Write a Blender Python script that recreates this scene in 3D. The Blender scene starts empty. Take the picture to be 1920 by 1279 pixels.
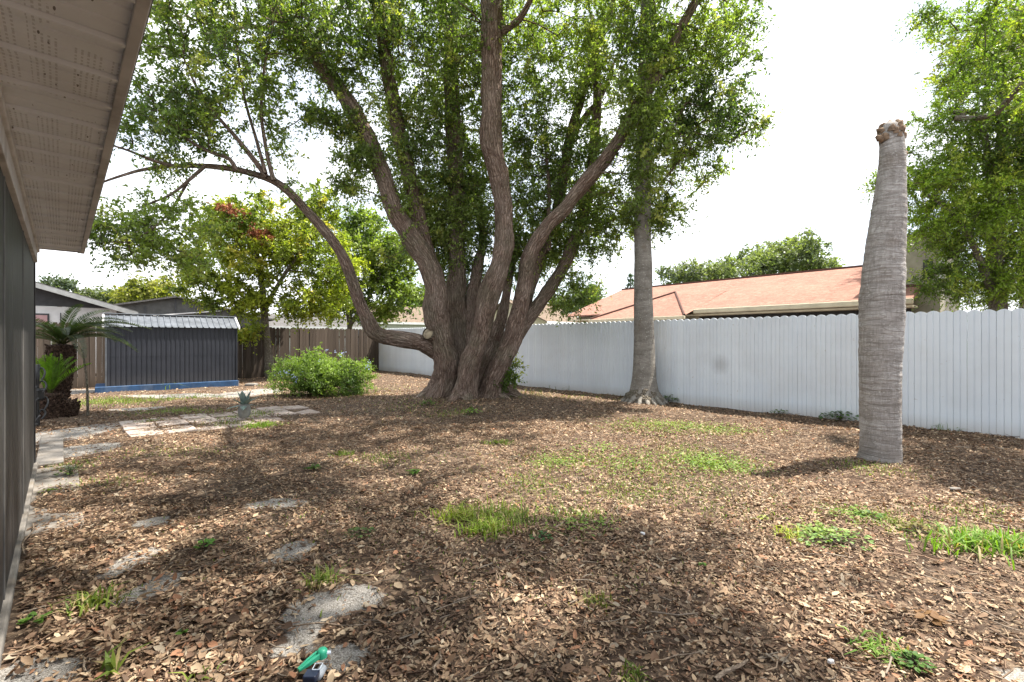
import bpy, math, random
import numpy as np
from mathutils import Vector, Matrix, noise as mnoise
R = np.random.default_rng(11)
random.seed(5)
C = bpy.context.scene
COL = C.collection
rad = math.radians

# ------------------------------------------------------------------ camera, sky, sun, exposure
F, CX, HY, H = 880.0, 960.0, 638.0, 1.4
cam_d = bpy.data.cameras.new('camera'); cam = bpy.data.objects.new('camera', cam_d); COL.objects.link(cam)
cam.location = (0, 0, H); cam.rotation_euler = (rad(90), 0, 0)
cam_d.sensor_width = 36; cam_d.lens = 36*F/1920; cam_d.shift_y = -1.5/1920
cam_d.clip_start = 0.05; cam_d.clip_end = 3000
C.camera = cam
SUN_EL = 64.0
SUN_H = Vector((0.95, 0.31, 0)).normalized()      # horizontal direction towards the sun
w = bpy.data.worlds.new('World'); C.world = w; w.use_nodes = True
wn = w.node_tree; wn.nodes.clear()
sky = wn.nodes.new('ShaderNodeTexSky'); sky.sky_type = 'NISHITA'; sky.sun_disc = False
sky.sun_elevation = rad(SUN_EL); sky.sun_rotation = math.atan2(SUN_H.x, SUN_H.y)
sky.air_density = 1.0; sky.dust_density = 1.0; sky.ozone_density = 1.0
tc = wn.nodes.new('ShaderNodeTexCoord'); mp = wn.nodes.new('ShaderNodeMapping'); mp.inputs['Scale'].default_value = (1, 1, 2.2)
mp.inputs['Location'].default_value = (5.47, 0.5, 5.12)
nz = wn.nodes.new('ShaderNodeTexNoise'); nz.inputs['Scale'].default_value = 2.3; nz.inputs['Detail'].default_value = 7; nz.inputs['Roughness'].default_value = 0.55
cr = wn.nodes.new('ShaderNodeValToRGB'); cr.color_ramp.elements[0].position = 0.41; cr.color_ramp.elements[1].position = 0.57
cr.color_ramp.elements[0].color = (0.50, 0.50, 0.50, 1); cr.color_ramp.elements[1].color = (1, 1, 1, 1)
mx = wn.nodes.new('ShaderNodeMix'); mx.data_type = 'RGBA'
mx.inputs['B'].default_value = (8.9, 9.1, 9.4, 1)
bg = wn.nodes.new('ShaderNodeBackground'); bg.inputs['Strength'].default_value = 0.080
wo = wn.nodes.new('ShaderNodeOutputWorld')
L = wn.links.new
L(tc.outputs['Generated'], mp.inputs['Vector']); L(mp.outputs[0], nz.inputs['Vector']); L(nz.outputs['Fac'], cr.inputs[0])
L(cr.outputs[0], mx.inputs['Factor']); L(sky.outputs[0], mx.inputs['A']); L(mx.outputs['Result'], bg.inputs['Color']); L(bg.outputs[0], wo.inputs[0])
sl = bpy.data.lights.new('sun', 'SUN'); sl.energy = 5.0; sl.angle = rad(0.8); sl.color = (1.0, 0.93, 0.82)
so = bpy.data.objects.new('sun', sl); COL.objects.link(so)
sv = Vector((SUN_H.x*math.cos(rad(SUN_EL)), SUN_H.y*math.cos(rad(SUN_EL)), math.sin(rad(SUN_EL))))
so.rotation_euler = sv.to_track_quat('Z', 'Y').to_euler(); so.location = (0, 0, 30)
vs = C.view_settings; vs.view_transform = 'Standard'; vs.look = 'None'; vs.exposure = 1.55; vs.gamma = 1; vs.use_curve_mapping = False
C.render.engine = 'CYCLES'
C.cycles.max_bounces = 7; C.cycles.diffuse_bounces = 4; C.cycles.transmission_bounces = 4; C.cycles.transparent_max_bounces = 6

# ------------------------------------------------------------------ helpers
def P(x, y, d): return np.array([(x-CX)/F*d, d, H-(y-HY)/F*d])
def G(x, y, z=0.0):
    d = F*(H-z)/(y-HY); return np.array([(x-CX)/F*d, d, z])
def tag(o, label=None, cat=None, group=None, kind=None, category=None):
    cat = cat or category
    if label: o['label'] = label
    if cat: o['category'] = cat
    if group: o['group'] = group
    if kind: o['kind'] = kind
    return o
def empty(name, loc=(0, 0, 0), rz=0.0, **k):
    o = bpy.data.objects.new(name, None); COL.objects.link(o); o.location = loc; o.rotation_euler = (0, 0, rz)
    o.empty_display_size = 0.2
    return tag(o, **k)
def link(name, me, m=None, parent=None, **k):
    if m is not None and len(me.materials) == 0: me.materials.append(m)
    o = bpy.data.objects.new(name, me); COL.objects.link(o)
    if parent is not None: o.parent = parent
    return tag(o, **k)
def qmesh(name, V, Fc, col=None, co=None, smooth=False):
    """fast mesh from arrays; Fc (K,4) or (K,3)"""
    V = np.ascontiguousarray(V, dtype=np.float32).reshape(-1, 3); Fc = np.ascontiguousarray(Fc, dtype=np.int32)
    me = bpy.data.meshes.new(name); me.vertices.add(len(V)); me.vertices.foreach_set('co', V.ravel())
    k, s = Fc.shape
    me.loops.add(k*s); me.loops.foreach_set('vertex_index', Fc.ravel())
    me.polygons.add(k); me.polygons.foreach_set('loop_start', np.arange(0, k*s, s, dtype=np.int32))
    try: me.polygons.foreach_set('loop_total', np.full(k, s, dtype=np.int32))
    except Exception: pass
    if smooth: me.polygons.foreach_set('use_smooth', np.ones(k, dtype=bool))
    me.update(calc_edges=True)
    if col is not None:
        a = me.color_attributes.new('Col', 'FLOAT_COLOR', 'POINT')
        c4 = np.ones((len(V), 4), dtype=np.float32); c4[:, :3] = col; a.data.foreach_set('color', c4.ravel())
    if co is not None:
        a = me.attributes.new('barkco', 'FLOAT_VECTOR', 'POINT'); a.data.foreach_set('vector', np.ascontiguousarray(co, dtype=np.float32).ravel())
    return me
class MB:
    def __init__(s): s.v = []; s.f = []
    def poly(s, pts):
        b = len(s.v); s.v += [tuple(p) for p in pts]; s.f.append(tuple(range(b, b+len(pts)))); return s
    def box(s, x0, x1, y0, y1, z0, z1):
        b = len(s.v)
        s.v += [(x0,y0,z0),(x1,y0,z0),(x1,y1,z0),(x0,y1,z0),(x0,y0,z1),(x1,y0,z1),(x1,y1,z1),(x0,y1,z1)]
        s.f += [tuple(b+i for i in q) for q in ((0,3,2,1),(4,5,6,7),(0,1,5,4),(1,2,6,5),(2,3,7,6),(3,0,4,7))]; return s
    def prism(s, top, th):
        """polygon of 3-D points with thickness straight down"""
        n = len(top); b = len(s.v)
        s.v += [tuple(p) for p in top] + [(p[0], p[1], p[2]-th) for p in top]
        s.f.append(tuple(range(b, b+n))); s.f.append(tuple(range(b+2*n-1, b+n-1, -1)))
        for i in range(n):
            j = (i+1) % n; s.f.append((b+i, b+n+i, b+n+j, b+j))
        return s
    def ext(s, poly2, axis, a, c):
        """2-D polygon extruded along an axis: axis 'x' -> poly in (y,z)"""
        f = {'x': lambda p, t: (t, p[0], p[1]), 'y': lambda p, t: (p[0], t, p[1]), 'z': lambda p, t: (p[0], p[1], t)}[axis]
        n = len(poly2); b = len(s.v)
        s.v += [f(p, a) for p in poly2] + [f(p, c) for p in poly2]
        s.f.append(tuple(range(b+n-1, b-1, -1))); s.f.append(tuple(range(b+n, b+2*n)))
        for i in range(n):
            j = (i+1) % n; s.f.append((b+i, b+j, b+n+j, b+n+i))
        return s
    def mesh(s, name, smooth=False):
        me = bpy.data.meshes.new(name); me.from_pydata(s.v, [], s.f)
        if smooth: me.polygons.foreach_set('use_smooth', [True]*len(me.polygons))
        me.update(); return me
    def build(s, name, m, parent=None, bevel=0, smooth=False, **k):
        o = link(name, s.mesh(name, smooth), m, parent, **k)
        if bevel:
            b = o.modifiers.new('bevel', 'BEVEL'); b.width = bevel; b.segments = 2; b.limit_method = 'ANGLE'
        return o
def resample(pts, rr, step):
    pts = np.asarray(pts, float); rr = np.asarray(rr, float)
    Q = np.vstack([2*pts[0]-pts[1], pts, 2*pts[-1]-pts[-2]]); out = []; ro = []
    for i in range(1, len(Q)-2):
        p0, p1, p2, p3 = Q[i-1:i+3]; n = max(1, int(np.linalg.norm(p2-p1)/step))
        for k in range(n):
            t = k/n
            out.append(0.5*((2*p1)+(-p0+p2)*t+(2*p0-5*p1+4*p2-p3)*t*t+(-p0+3*p1-3*p2+p3)*t**3)); ro.append(rr[i-1]*(1-t)+rr[i]*t)
    out.append(pts[-1]); ro.append(rr[-1])
    return np.array(out), np.array(ro)
def tube(pts, rr, seg=16, step=0.08, lump=0.0, lumpf=3.0, flute=0.0, cap=True, ring=None):
    p, r = resample(pts, rr, step); n = len(p)
    T = np.gradient(p, axis=0); T /= np.linalg.norm(T, axis=1)[:, None]+1e-9
    a = np.array([1.0, 0.1, 0]) if abs(T[0][2]) > .7 else np.array([0, 0.1, 1.0])
    u = a-T[0]*a.dot(T[0]); u /= np.linalg.norm(u)
    L_ = np.concatenate([[0], np.cumsum(np.linalg.norm(np.diff(p, axis=0), axis=1))])
    V = np.zeros((n, seg, 3)); CO = np.zeros((n, seg, 3)); th = np.linspace(0, 2*np.pi, seg, endpoint=False)
    off = random.random()*50
    for i in range(n):
        u = u-T[i]*u.dot(T[i]); u /= np.linalg.norm(u)+1e-9; v = np.cross(T[i], u)
        rad_ = np.full(seg, r[i])
        if lump:
            for k in range(seg):
                q = Vector((math.cos(th[k])*1.2+off, math.sin(th[k])*1.2, L_[i]*lumpf))
                rad_[k] *= 1+lump*mnoise.noise(q)+lump*.5*mnoise.noise(q*2.7)
        if flute: rad_ *= 1+flute*np.sin(th*5+off+L_[i]*.6)*.5+flute*np.sin(th*9+off*2)*.3
        if ring: rad_ *= 1+ring(L_[i], th)
        V[i] = p[i]+np.outer(np.cos(th)*rad_, u)+np.outer(np.sin(th)*rad_, v)
        CO[i, :, 0] = np.cos(th)*r[i]+off; CO[i, :, 1] = np.sin(th)*r[i]; CO[i, :, 2] = L_[i]
    idx = np.arange(n*seg).reshape(n, seg); nx = np.roll(idx, -1, axis=1)
    Fq = np.stack([idx[:-1], nx[:-1], nx[1:], idx[1:]], -1).reshape(-1, 4)
    V = V.reshape(-1, 3); CO = CO.reshape(-1, 3)
    if cap:
        b = len(V); V = np.vstack([V, p[-1:]+T[-1]*r[-1]*.25]); CO = np.vstack([CO, [[off, 0, L_[-1]]]])
        last = idx[-1]; k = np.arange(0, seg, 2)
        Fq = np.vstack([Fq, np.stack([last[k], last[(k+1) % seg], last[(k+2) % seg], np.full(len(k), b)], -1)])
    return V, Fq, CO
def join(parts):
    V, Fq, CO = [], [], []; b = 0
    for v, f, c in parts: V.append(v); Fq.append(f+b); CO.append(c); b += len(v)
    return np.vstack(V), np.vstack(Fq), np.vstack(CO)

# ------------------------------------------------------------------ materials
class NG:
    def __init__(s, name):
        s.m = bpy.data.materials.new(name); s.m.use_nodes = True; s.t = s.m.node_tree; s.t.nodes.clear(); s.out = s.t.nodes.new('ShaderNodeOutputMaterial')
    def n(s, typ, props=None, out=0, **inp):
        x = s.t.nodes.new('ShaderNode'+typ)
        for k, v in (props or {}).items(): setattr(x, k, v)
        for k, v in inp.items():
            k = k.replace('_', ' ')
            sock = x.inputs[int(k[1:])] if k[0] == 'i' and k[1:].isdigit() else x.inputs[k]
            if isinstance(v, bpy.types.NodeSocket): s.t.links.new(v, sock)
            else:
                if isinstance(v, tuple) and len(v) == 3 and sock.type == 'RGBA': v = v+(1,)
                sock.default_value = v
        return x.outputs[out]
    def ramp(s, fac, stops, interp='LINEAR'):
        x = s.t.nodes.new('ShaderNodeValToRGB'); e = x.color_ramp.elements; x.color_ramp.interpolation = interp
        while len(e) < len(stops): e.new(0.5)
        for i, (p, c) in enumerate(stops):
            e[i].position = p
            if not isinstance(c, tuple): c = (c, c, c)
            e[i].color = c+(1,)
        s.t.links.new(fac, x.inputs[0]); return x.outputs[0]
    def mix(s, f, a, b, mode='MIX'):
        x = s.t.nodes.new('ShaderNodeMix'); x.data_type = 'RGBA'; x.blend_type = mode
        for k, v in (('Factor', f), ('A', a), ('B', b)):
            so_ = [i for i in x.inputs if i.name == k and (i.type == 'RGBA' or (k == 'Factor' and i.type == 'VALUE'))][0]
            if isinstance(v, bpy.types.NodeSocket): s.t.links.new(v, so_)
            else: so_.default_value = v if k == 'Factor' else tuple(v)+(1,)
        return [o for o in x.outputs if o.type == 'RGBA'][0]
    def math(s, op, a, b=0.0, c=0.0): return s.n('Math', {'operation': op}, i0=a, i1=b, i2=c)
    def noise(s, vec, scale, detail=4, rough=.55, out=0): return s.n('TexNoise', None, out, Vector=vec, Scale=scale, Detail=detail, Roughness=rough)
    def map(s, vec, scale=(1, 1, 1), rot=(0, 0, 0)): return s.n('Mapping', None, 0, Vector=vec, Scale=scale, Rotation=rot)
    def obj(s): return s.n('TexCoord', None, 3)
    def pos(s): return s.n('NewGeometry', None, 0)
    def bump(s, h, strength=.4, dist=.01): return s.n('Bump', None, 0, Height=h, Strength=strength, Distance=dist)
    def finish(s, col, rough=.7, normal=None, spec=.3, metal=0.0, trans=None):
        k = dict(Base_Color=col, Roughness=rough, Metallic=metal)
        k['Specular_IOR_Level'] = spec
        if normal is not None: k['Normal'] = normal
        sh = s.n('BsdfPrincipled', None, 0, **k)
        if trans is not None:
            f, tcol = trans
            tr = s.n('BsdfTranslucent', None, 0, Color=tcol); x = s.t.nodes.new('ShaderNodeMixShader'); x.inputs[0].default_value = f
            s.t.links.new(sh, x.inputs[1]); s.t.links.new(tr, x.inputs[2]); sh = x.outputs[0]
        s.t.links.new(sh, s.out.inputs[0]); return s.m

def m_plain(name, col, rough=.6, var=.12, scale=6.0, spec=.3, metal=0, bump=.0, dirt=None):
    g = NG(name); o = g.obj(); n = g.noise(o, scale, 5)
    dark = tuple(c*(1-var*2) for c in col); lite = tuple(min(1, c*(1+var)) for c in col)
    c = g.ramp(n, [(.3, dark), (.7, lite)])
    if dirt:
        n2 = g.noise(g.map(o, (1, 1, .25)), 3.5, 6, .65); c = g.mix(g.ramp(n2, [(.5, 0.0), (.72, dirt[1])]), c, dirt[0])
    nm = g.bump(g.noise(o, scale*12, 3), bump, .004) if bump else None
    return g.finish(c, rough, nm, spec, metal)

def m_bark(name, base, dark, lite, sc=(26, 26, 5), crack=.7, moss=.0, b=.9):
    g = NG(name); a = g.n('Attribute', {'attribute_name': 'barkco'}, 1)
    wv = g.noise(a, 5, 3, out=1); av = g.n('VectorMath', {'operation': 'ADD'}, 0, i0=a, i1=g.n('VectorMath', {'operation': 'SCALE'}, 0, i0=wv, Scale=.11))
    vec = g.map(av, sc)
    v1 = g.n('TexVoronoi', {'feature': 'DISTANCE_TO_EDGE'}, 0, Vector=vec, Scale=1.0)
    n1 = g.noise(vec, 1.8, 6, .65)
    n2 = g.noise(a, 2.2, 4)
    c = g.ramp(n1, [(.3, dark), (.5, base), (.72, lite)])
    c = g.mix(g.ramp(n2, [(.45, 0.0), (.7, .55)]), c, lite)
    if moss: c = g.mix(g.ramp(g.noise(a, 1.4, 5, .6), [(.48, 0.0), (.62, moss)]), c, (.10, .115, .07))
    c = g.mix(g.ramp(v1, [(0.0, crack), (.16, 0.0)]), c, dark)
    h = g.math('ADD', g.math('MULTIPLY', g.ramp(v1, [(0, 0.0), (.25, 1.0)]), .8), g.math('MULTIPLY', n1, .6))
    return g.finish(c, .9, g.bump(h, b, .03), .15)

def m_leaf(name, tr=.38, rough=.42, spec=.45, sat=(1.35, 1.5, .45)):
    g = NG(name); a = g.n('Attribute', {'attribute_name': 'Col'}, 0)
    tc_ = g.mix(1.0, a, sat, 'MULTIPLY')
    return g.finish(a, rough, None, spec, trans=(tr, tc_))
LEAF = m_leaf('leaf_green', .50)
LEAF2 = m_leaf('leaf_soft', .42, .5, .35)
GRASS = m_leaf('grass_blade', .35, .55, .25)
DRY = m_leaf('dry_leaf', .15, .75, .2, (1.2, 1.0, .8))
BARK = m_bark('bark_camphor', (.215, .150, .118), (.055, .038, .030), (.38, .31, .26), sc=(24, 24, 2.6), crack=.6, moss=.35, b=1.0)
BARK2 = m_bark('bark_grey', (.17, .145, .115), (.07, .058, .045), (.30, .27, .22), sc=(20, 20, 9), crack=.5, moss=.25)
TWIG = m_plain('twig_bark', (.10, .08, .06), .9)
def m_palmbark(name, base, dark, lite, ringf=9.0):
    g = NG(name); a = g.n('Attribute', {'attribute_name': 'barkco'}, 1)
    d = g.noise(a, 2.5, 4, out=1); av = g.n('VectorMath', {'operation': 'ADD'}, 0, i0=a, i1=g.n('VectorMath', {'operation': 'SCALE'}, 0, i0=d, Scale=.06))
    ringn = g.noise(g.map(av, (1.6, 1.6, ringf*3)), 1.6, 5, .7)
    fine = g.noise(g.map(av, (38, 38, 6)), 1.2, 5, .7)
    big = g.noise(a, 2.6, 5, .6)
    crk = g.n('TexVoronoi', {'feature': 'DISTANCE_TO_EDGE'}, 0, Vector=g.map(av, (5, 5, 22)), Scale=1.0)
    c = g.ramp(ringn, [(.32, dark), (.5, base), (.66, lite)])
    c = g.mix(g.ramp(fine, [(.4, .55), (.6, 0.0)]), c, dark)
    c = g.mix(g.ramp(big, [(.5, 0.0), (.68, .5)]), c, lite)
    c = g.mix(g.ramp(g.noise(a, 3.5, 5, .6), [(.56, 0.0), (.7, .4)]), c, (.13, .095, .065))
    c = g.mix(g.ramp(crk, [(0, .7), (.06, 0.0)]), c, dark)
    c = g.mix(g.ramp(g.n('SeparateXYZ', None, 2, i0=a), [(.06, .75), (.42, 0.0)]), c, dark)
    c = g.mix(g.ramp(g.noise(a, 34, 2, .5), [(.66, 0.0), (.70, .7)]), c, (.50, .49, .46))
    h = g.math('ADD', g.math('MULTIPLY', ringn, 1.1), g.math('MULTIPLY', fine, .5))
    return g.finish(c, .9, g.bump(h, 1.0, .03), .15)
PALM = m_palmbark('palm_bark_grey', (.38, .355, .34), (.21, .19, .175), (.52, .495, .48), 7.0)
PALM2 = m_palmbark('palm_bark_smooth', (.235, .22, .195), (.145, .13, .115), (.33, .31, .28), 2.0)

# ------------------------------------------------------------------ ground
ELL = []   # sand patches, world ellipses (x,y,rx,ry)
for (x, y, rx, ry) in [(543,1031,34,22),(283,1096,38,34),(238,1050,30,30),(585,1140,56,34),(660,1120,60,28),(560,1206,45,24),(640,1225,50,20),(60,1258,95,32),(287,976,34,12),(120,812,60,22),(150,840,60,12),
                       (520,945,60,10),(330,741,100,3.5),(1900,1255,40,20),(110,735,60,8),(470,735,50,8),(255,765,50,4)]:
    c = G(x, y); a = G(x, y-ry); b = G(x, y+ry); ELL.append((c[0], (a[1]+b[1])/2, rx/F*c[1], (a[1]-b[1])/2))
def sandf(X, Y):
    m = np.zeros_like(X)
    for (cx, cy, rx, ry) in ELL:
        q = np.sqrt(((X-cx)/rx)**2+((Y-cy)/ry)**2); m = np.maximum(m, np.clip((1.25-q)/.5, 0, 1))
    return m
TREE = (-0.95, 11.2)
def gh(X, Y):
    X = np.asarray(X, float); Y = np.asarray(Y, float)
    r2 = (X-TREE[0])**2+(Y-TREE[1])**2
    z = .10*np.exp(-r2/3.0)+.03*np.sin(X*.9+1)*np.cos(Y*.7)*.6+.012*np.sin(X*3.1+Y*1.7)+.010*np.sin(Y*4.3-X*2.2)
    k = np.clip((Y-1)/3, 0, 1)*np.clip((24-Y)/4, 0, 1)
    return z*k-.02
xs = np.concatenate([[-900, -400, -150, -70, -40, -25, -18], np.arange(-15, 11, .09), [12, 15, 20, 30, 50, 100, 300, 900]])
ys = np.concatenate([[-60, -20, -6, -2, 0], np.arange(.8, 24, .09), [25, 27, 32, 45, 80, 160, 400, 1500]])
X, Y = np.meshgrid(xs, ys); nX, nY = len(xs), len(ys)
V = np.stack([X, Y, gh(X, Y)], -1).reshape(-1, 3)
idx = np.arange(nX*nY).reshape(nY, nX)
Fq = np.stack([idx[:-1, :-1], idx[:-1, 1:], idx[1:, 1:], idx[1:, :-1]], -1).reshape(-1, 4)
sm = sandf(X, Y).reshape(-1)
gcol = np.stack([sm, np.zeros_like(sm), np.zeros_like(sm)], -1)
g = NG('leaf_littered_soil'); pos = g.pos()
ncol = g.noise(pos, 55, 5, .7)
warp = g.n('VectorMath', {'operation': 'ADD'}, 0, i0=pos, i1=g.n('VectorMath', {'operation': 'SCALE'}, 0, i0=g.noise(pos, 9, 3, out=1), Scale=.05))
v1 = g.n('TexVoronoi', None, 1, Vector=warp, Scale=27.0); v1d = g.n('TexVoronoi', None, 0, Vector=warp, Scale=27.0)
v1s = g.n('SeparateColor', None, 0, i0=v1)
c = g.ramp(v1s, [(0, (.045, .030, .022)), (.35, (.085, .056, .040)), (.6, (.14, .095, .068)), (.8, (.21, .15, .105)), (1, (.30, .225, .16))])
c = g.mix(g.ramp(ncol, [(.35, .65), (.6, 0.0)]), c, (.05, .036, .028))
c = g.mix(g.ramp(g.noise(pos, .7, 5, .6), [(.45, 0.0), (.7, .6)]), c, (.10, .080, .062))
sa = g.n('SeparateColor', None, 0, i0=g.n('Attribute', {'attribute_name': 'Col'}, 0))
sn = g.math('ADD', sa, g.math('MULTIPLY', g.math('SUBTRACT', g.noise(pos, 9, 6, .65), .5), 1.7))
sandc = g.ramp(g.noise(pos, 130, 4, .7), [(.35, (.10, .09, .08)), (.5, (.29, .275, .255)), (.66, (.47, .455, .435))])
c = g.mix(g.ramp(sn, [(.42, 0.0), (.62, .9)]), c, sandc)
far = g.n('SeparateXYZ', None, 1, i0=pos)
c = g.mix(g.ramp(g.math('DIVIDE', far, 60.0), [(.42, 0.0), (.46, 1.0)]), c, (.06, .085, .03))
hgt = g.math('ADD', g.math('MULTIPLY', v1s, .6), ncol)
GROUND = g.finish(c, .95, g.bump(hgt, .8, .025), .1)
link('ground', qmesh('ground', V, Fq, col=gcol, smooth=True), GROUND, kind='structure')

# ------------------------------------------------------------------ litter
HN = np.array([.7213, .6926]); HD = np.array([-.6926, .7213])     # the house: outward normal and length
P0 = np.array([7.31, 6.70]); P1 = np.array([-6.36, 22.4]); FDv = (P1-P0)/np.linalg.norm(P1-P0); FN = np.array([FDv[1], -FDv[0]])   # white fence
B0 = P1; B1 = np.array([-13.2, 13.5]); BD = (B1-B0)/np.linalg.norm(B1-B0); BN = np.array([BD[1], -BD[0]])
if BN.dot(np.array([-1, 1])) < 0: BN = -BN
def inyard(X, Y):
    n = X*HN[0]+Y*HN[1]; t = X*HD[0]+Y*HD[1]
    ok = ((X-P0[0])*FN[0]+(Y-P0[1])*FN[1] < -.02) & ((n > -.16) | (t > 7.6)) & ((X-B0[0])*BN[0]+(Y-B0[1])*BN[1] < -.05)
    return ok
def leafgeo(pos, ax, nm, ln, wd, fold, six=True):
    """pos centre, ax unit axis, nm unit normal; rhombus (4 verts) or a folded curled 6-vertex leaf"""
    sd = np.cross(nm, ax); sd /= np.linalg.norm(sd, axis=1)[:, None]+1e-9
    ln = ln[:, None]; wd = wd[:, None]; fold = np.asarray(fold)[:, None]
    if not six:
        return np.stack([pos-ax*ln*.5, pos-ax*ln*.05+sd*wd*.5+nm*fold*wd, pos+ax*ln*.5-nm*fold*wd*.6, pos-ax*ln*.05-sd*wd*.5+nm*fold*wd], 1)
    a = pos-ax*ln*.5; b = pos+ax*ln*.5+nm*fold*wd*.8
    return np.stack([a, pos-ax*ln*.18+sd*wd*.5+nm*fold*wd, pos+ax*ln*.2+sd*wd*.42+nm*fold*wd*1.1, b, pos+ax*ln*.2-sd*wd*.42+nm*fold*wd*.7, pos-ax*ln*.18-sd*wd*.5+nm*fold*wd*.9], 1)
F6 = np.array([[0, 1, 2, 3], [3, 4, 5, 0]])
def leafmesh(name, V, cols):
    n, k, _ = V.shape
    Fc = (F6[None]+(np.arange(n)*6)[:, None, None]).reshape(-1, 4) if k == 6 else np.arange(n*4).reshape(-1, 4)
    return qmesh(name, V.reshape(-1, 3), Fc, col=np.repeat(cols, k, axis=0))
def unit(a): return a/(np.linalg.norm(a, axis=-1, keepdims=True)+1e-9)
def rnd(n, s=1.0): return R.normal(size=(n, 3))*s
PALX = []   # paver footprints, filled below before scattering
U2 = HN; V2 = HD
PA = G(242, 820)[:2]
pav = []
for i, j in [(0,0),(0,1),(1,0),(1,1),(2,0),(2,1),(2,2),(3,0),(3,1),(3,2),(4,0),(4,1),(4,2),(5,1),(5,2),(6,1),(6,2),(0,2),(1,2)]:
    c_ = PA+U2*(.43*i+.21)+V2*(.6*j+.3); pav.append((c_, i, j))
def onpaver(X, Y):
    m = np.zeros(X.shape, bool)
    for (c_, i, j) in pav:
        a = (X-c_[0])*U2[0]+(Y-c_[1])*U2[1]; b = (X-c_[0])*V2[0]+(Y-c_[1])*V2[1]; m |= (abs(a) < .20) & (abs(b) < .28)
    return m
bands = [(1.2, 4.2, 7600), (4.2, 8, 4000), (8, 13, 1300), (13, 21, 380)]
PX, PY = [], []
for (d0, d1, dens) in bands:
    area = 1.16*(d1*d1-d0*d0); n = int(area*dens)
    d = np.sqrt(R.uniform(d0*d0, d1*d1, n)); x = R.uniform(-1.16, 1.16, n)*d
    PX.append(x); PY.append(d)
PX = np.concatenate(PX); PY = np.concatenate(PY)
def fbm(X, Y, s, o):
    return (np.sin(X*s+o)*np.cos(Y*s*1.3-o)+.6*np.sin(X*s*2.3-Y*s*1.1+2*o)+.4*np.sin(Y*s*3.7+X*s*2.9+o*3)+.3*np.cos(X*s*6.1-Y*s*5.3+o))/2.3
sfm = np.clip(sandf(PX, PY)+.55*fbm(PX, PY, 7.0, 2.2)-.12, 0, 1)*(sandf(PX, PY) > .02)
keep = inyard(PX, PY) & (R.random(len(PX)) > sfm*.96) & ~(onpaver(PX, PY) & (R.random(len(PX)) < .62+.5*fbm(PX, PY, 2.6, .7)))
nn = PX*HN[0]+PY*HN[1]; tt = PX*HD[0]+PY*HD[1]
keep &= ~((nn < .14) & (tt > 4.7) & (tt < 7.3) & (R.random(len(PX)) < .45+.6*fbm(PX, PY, 2.2, 5.)))
keep &= R.random(len(PX)) < np.clip(.68+.62*fbm(PX, PY, 1.7, 3.1), .16, 1)
keep &= ~((tt > 13) & (nn < 3.6) & (R.random(len(PX)) < .65))
PX = PX[keep]; PY = PY[keep]; n = len(PX)
print('litter leaves', n)
big = fbm(PX, PY, .8, 1.3)
ln = np.clip(R.lognormal(math.log(.0175), .55, n), .006, .065)*(1+.35*np.clip((3.4-PY)/1.5, 0, 1)*np.clip(-PX/1.2, 0, 1))
ln *= np.where(PY > 7, 1.25, 1)*np.where(PY > 12, 1.3, 1)
wd = ln*R.uniform(.2, .6, n)
nm = unit(np.stack([R.normal(size=n)*.45, R.normal(size=n)*.45, np.ones(n)], -1))
ax = unit(np.cross(nm, rnd(n)))
pos_ = np.stack([PX, PY, gh(PX, PY)+R.uniform(.003, .020, n)], -1)
pal = np.array([(.28,.195,.135),(.34,.25,.175),(.225,.148,.102),(.165,.106,.074),(.115,.073,.053),(.40,.305,.22),(.26,.135,.085),(.075,.052,.040),(.29,.24,.19)])
pw = np.array([.16,.15,.15,.15,.12,.10,.05,.07,.05])
ci = R.choice(len(pal), n, p=pw); cc = pal[ci]*np.array([1.13, 1.13, 1.07])*R.uniform(.7, 1.3, (n, 1))*(1+.10*big[:, None])
fo_ = R.uniform(-.1, .5, n); k6 = PY < 3.6
V6 = leafgeo(pos_[k6], ax[k6], nm[k6], ln[k6], wd[k6], fo_[k6]); V4 = leafgeo(pos_[~k6], ax[~k6], nm[~k6], ln[~k6], wd[~k6]*1.15, fo_[~k6]*.7, six=False)
n6, n4 = len(V6), len(V4)
Fl = np.vstack([(F6[None]+(np.arange(n6)*6)[:, None, None]).reshape(-1, 4), np.arange(n4*4).reshape(-1, 4)+n6*6])
me_l = qmesh('fallen_leaves', np.vstack([V6.reshape(-1, 3), V4.reshape(-1, 3)]), Fl, col=np.vstack([np.repeat(cc[k6], 6, axis=0), np.repeat(cc[~k6], 4, axis=0)]))
link('fallen_leaves', me_l, DRY, kind='stuff', label='brown dry fallen leaves covering the yard soil', category='leaf litter')
# woody crumbs and thin twigs in the litter
n = 15000
d = np.sqrt(R.uniform(1.3**2, 9**2, n)); x = R.uniform(-1.14, 1.14, n)*d; k = inyard(x, d) & (R.random(n) > sandf(x, d)*.8); x = x[k]; d = d[k]; n = len(x)
ln = R.lognormal(math.log(.06), .6, n).clip(.02, .25); nm = unit(np.stack([R.normal(size=n)*.2, R.normal(size=n)*.2, np.ones(n)], -1)); ax = unit(np.cross(nm, rnd(n)))
wdt = ln*0+R.uniform(.0022, .005, n)
sd = unit(np.cross(nm, ax)); pc = np.stack([x, d, gh(x, d)+.014+R.uniform(0, .012, n)], -1)
bend = sd*(ln*R.normal(size=n)*.12)[:, None]
A_ = pc-ax*ln[:, None]/2; M_ = pc+bend; B_ = pc+ax*ln[:, None]/2
def rib3(A_, B_, wdt, nm, sd):
    w2 = wdt[:, None]; r0 = [sd*w2, -sd*w2*.5+nm*w2*.9, -sd*w2*.5-nm*w2*.9]
    V = np.stack([A_+r for r in r0]+[B_+r*.8 for r in r0], 1); return V
Vt = np.concatenate([rib3(A_, M_, wdt, nm, sd), rib3(M_, B_, wdt, nm, sd)])
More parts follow.
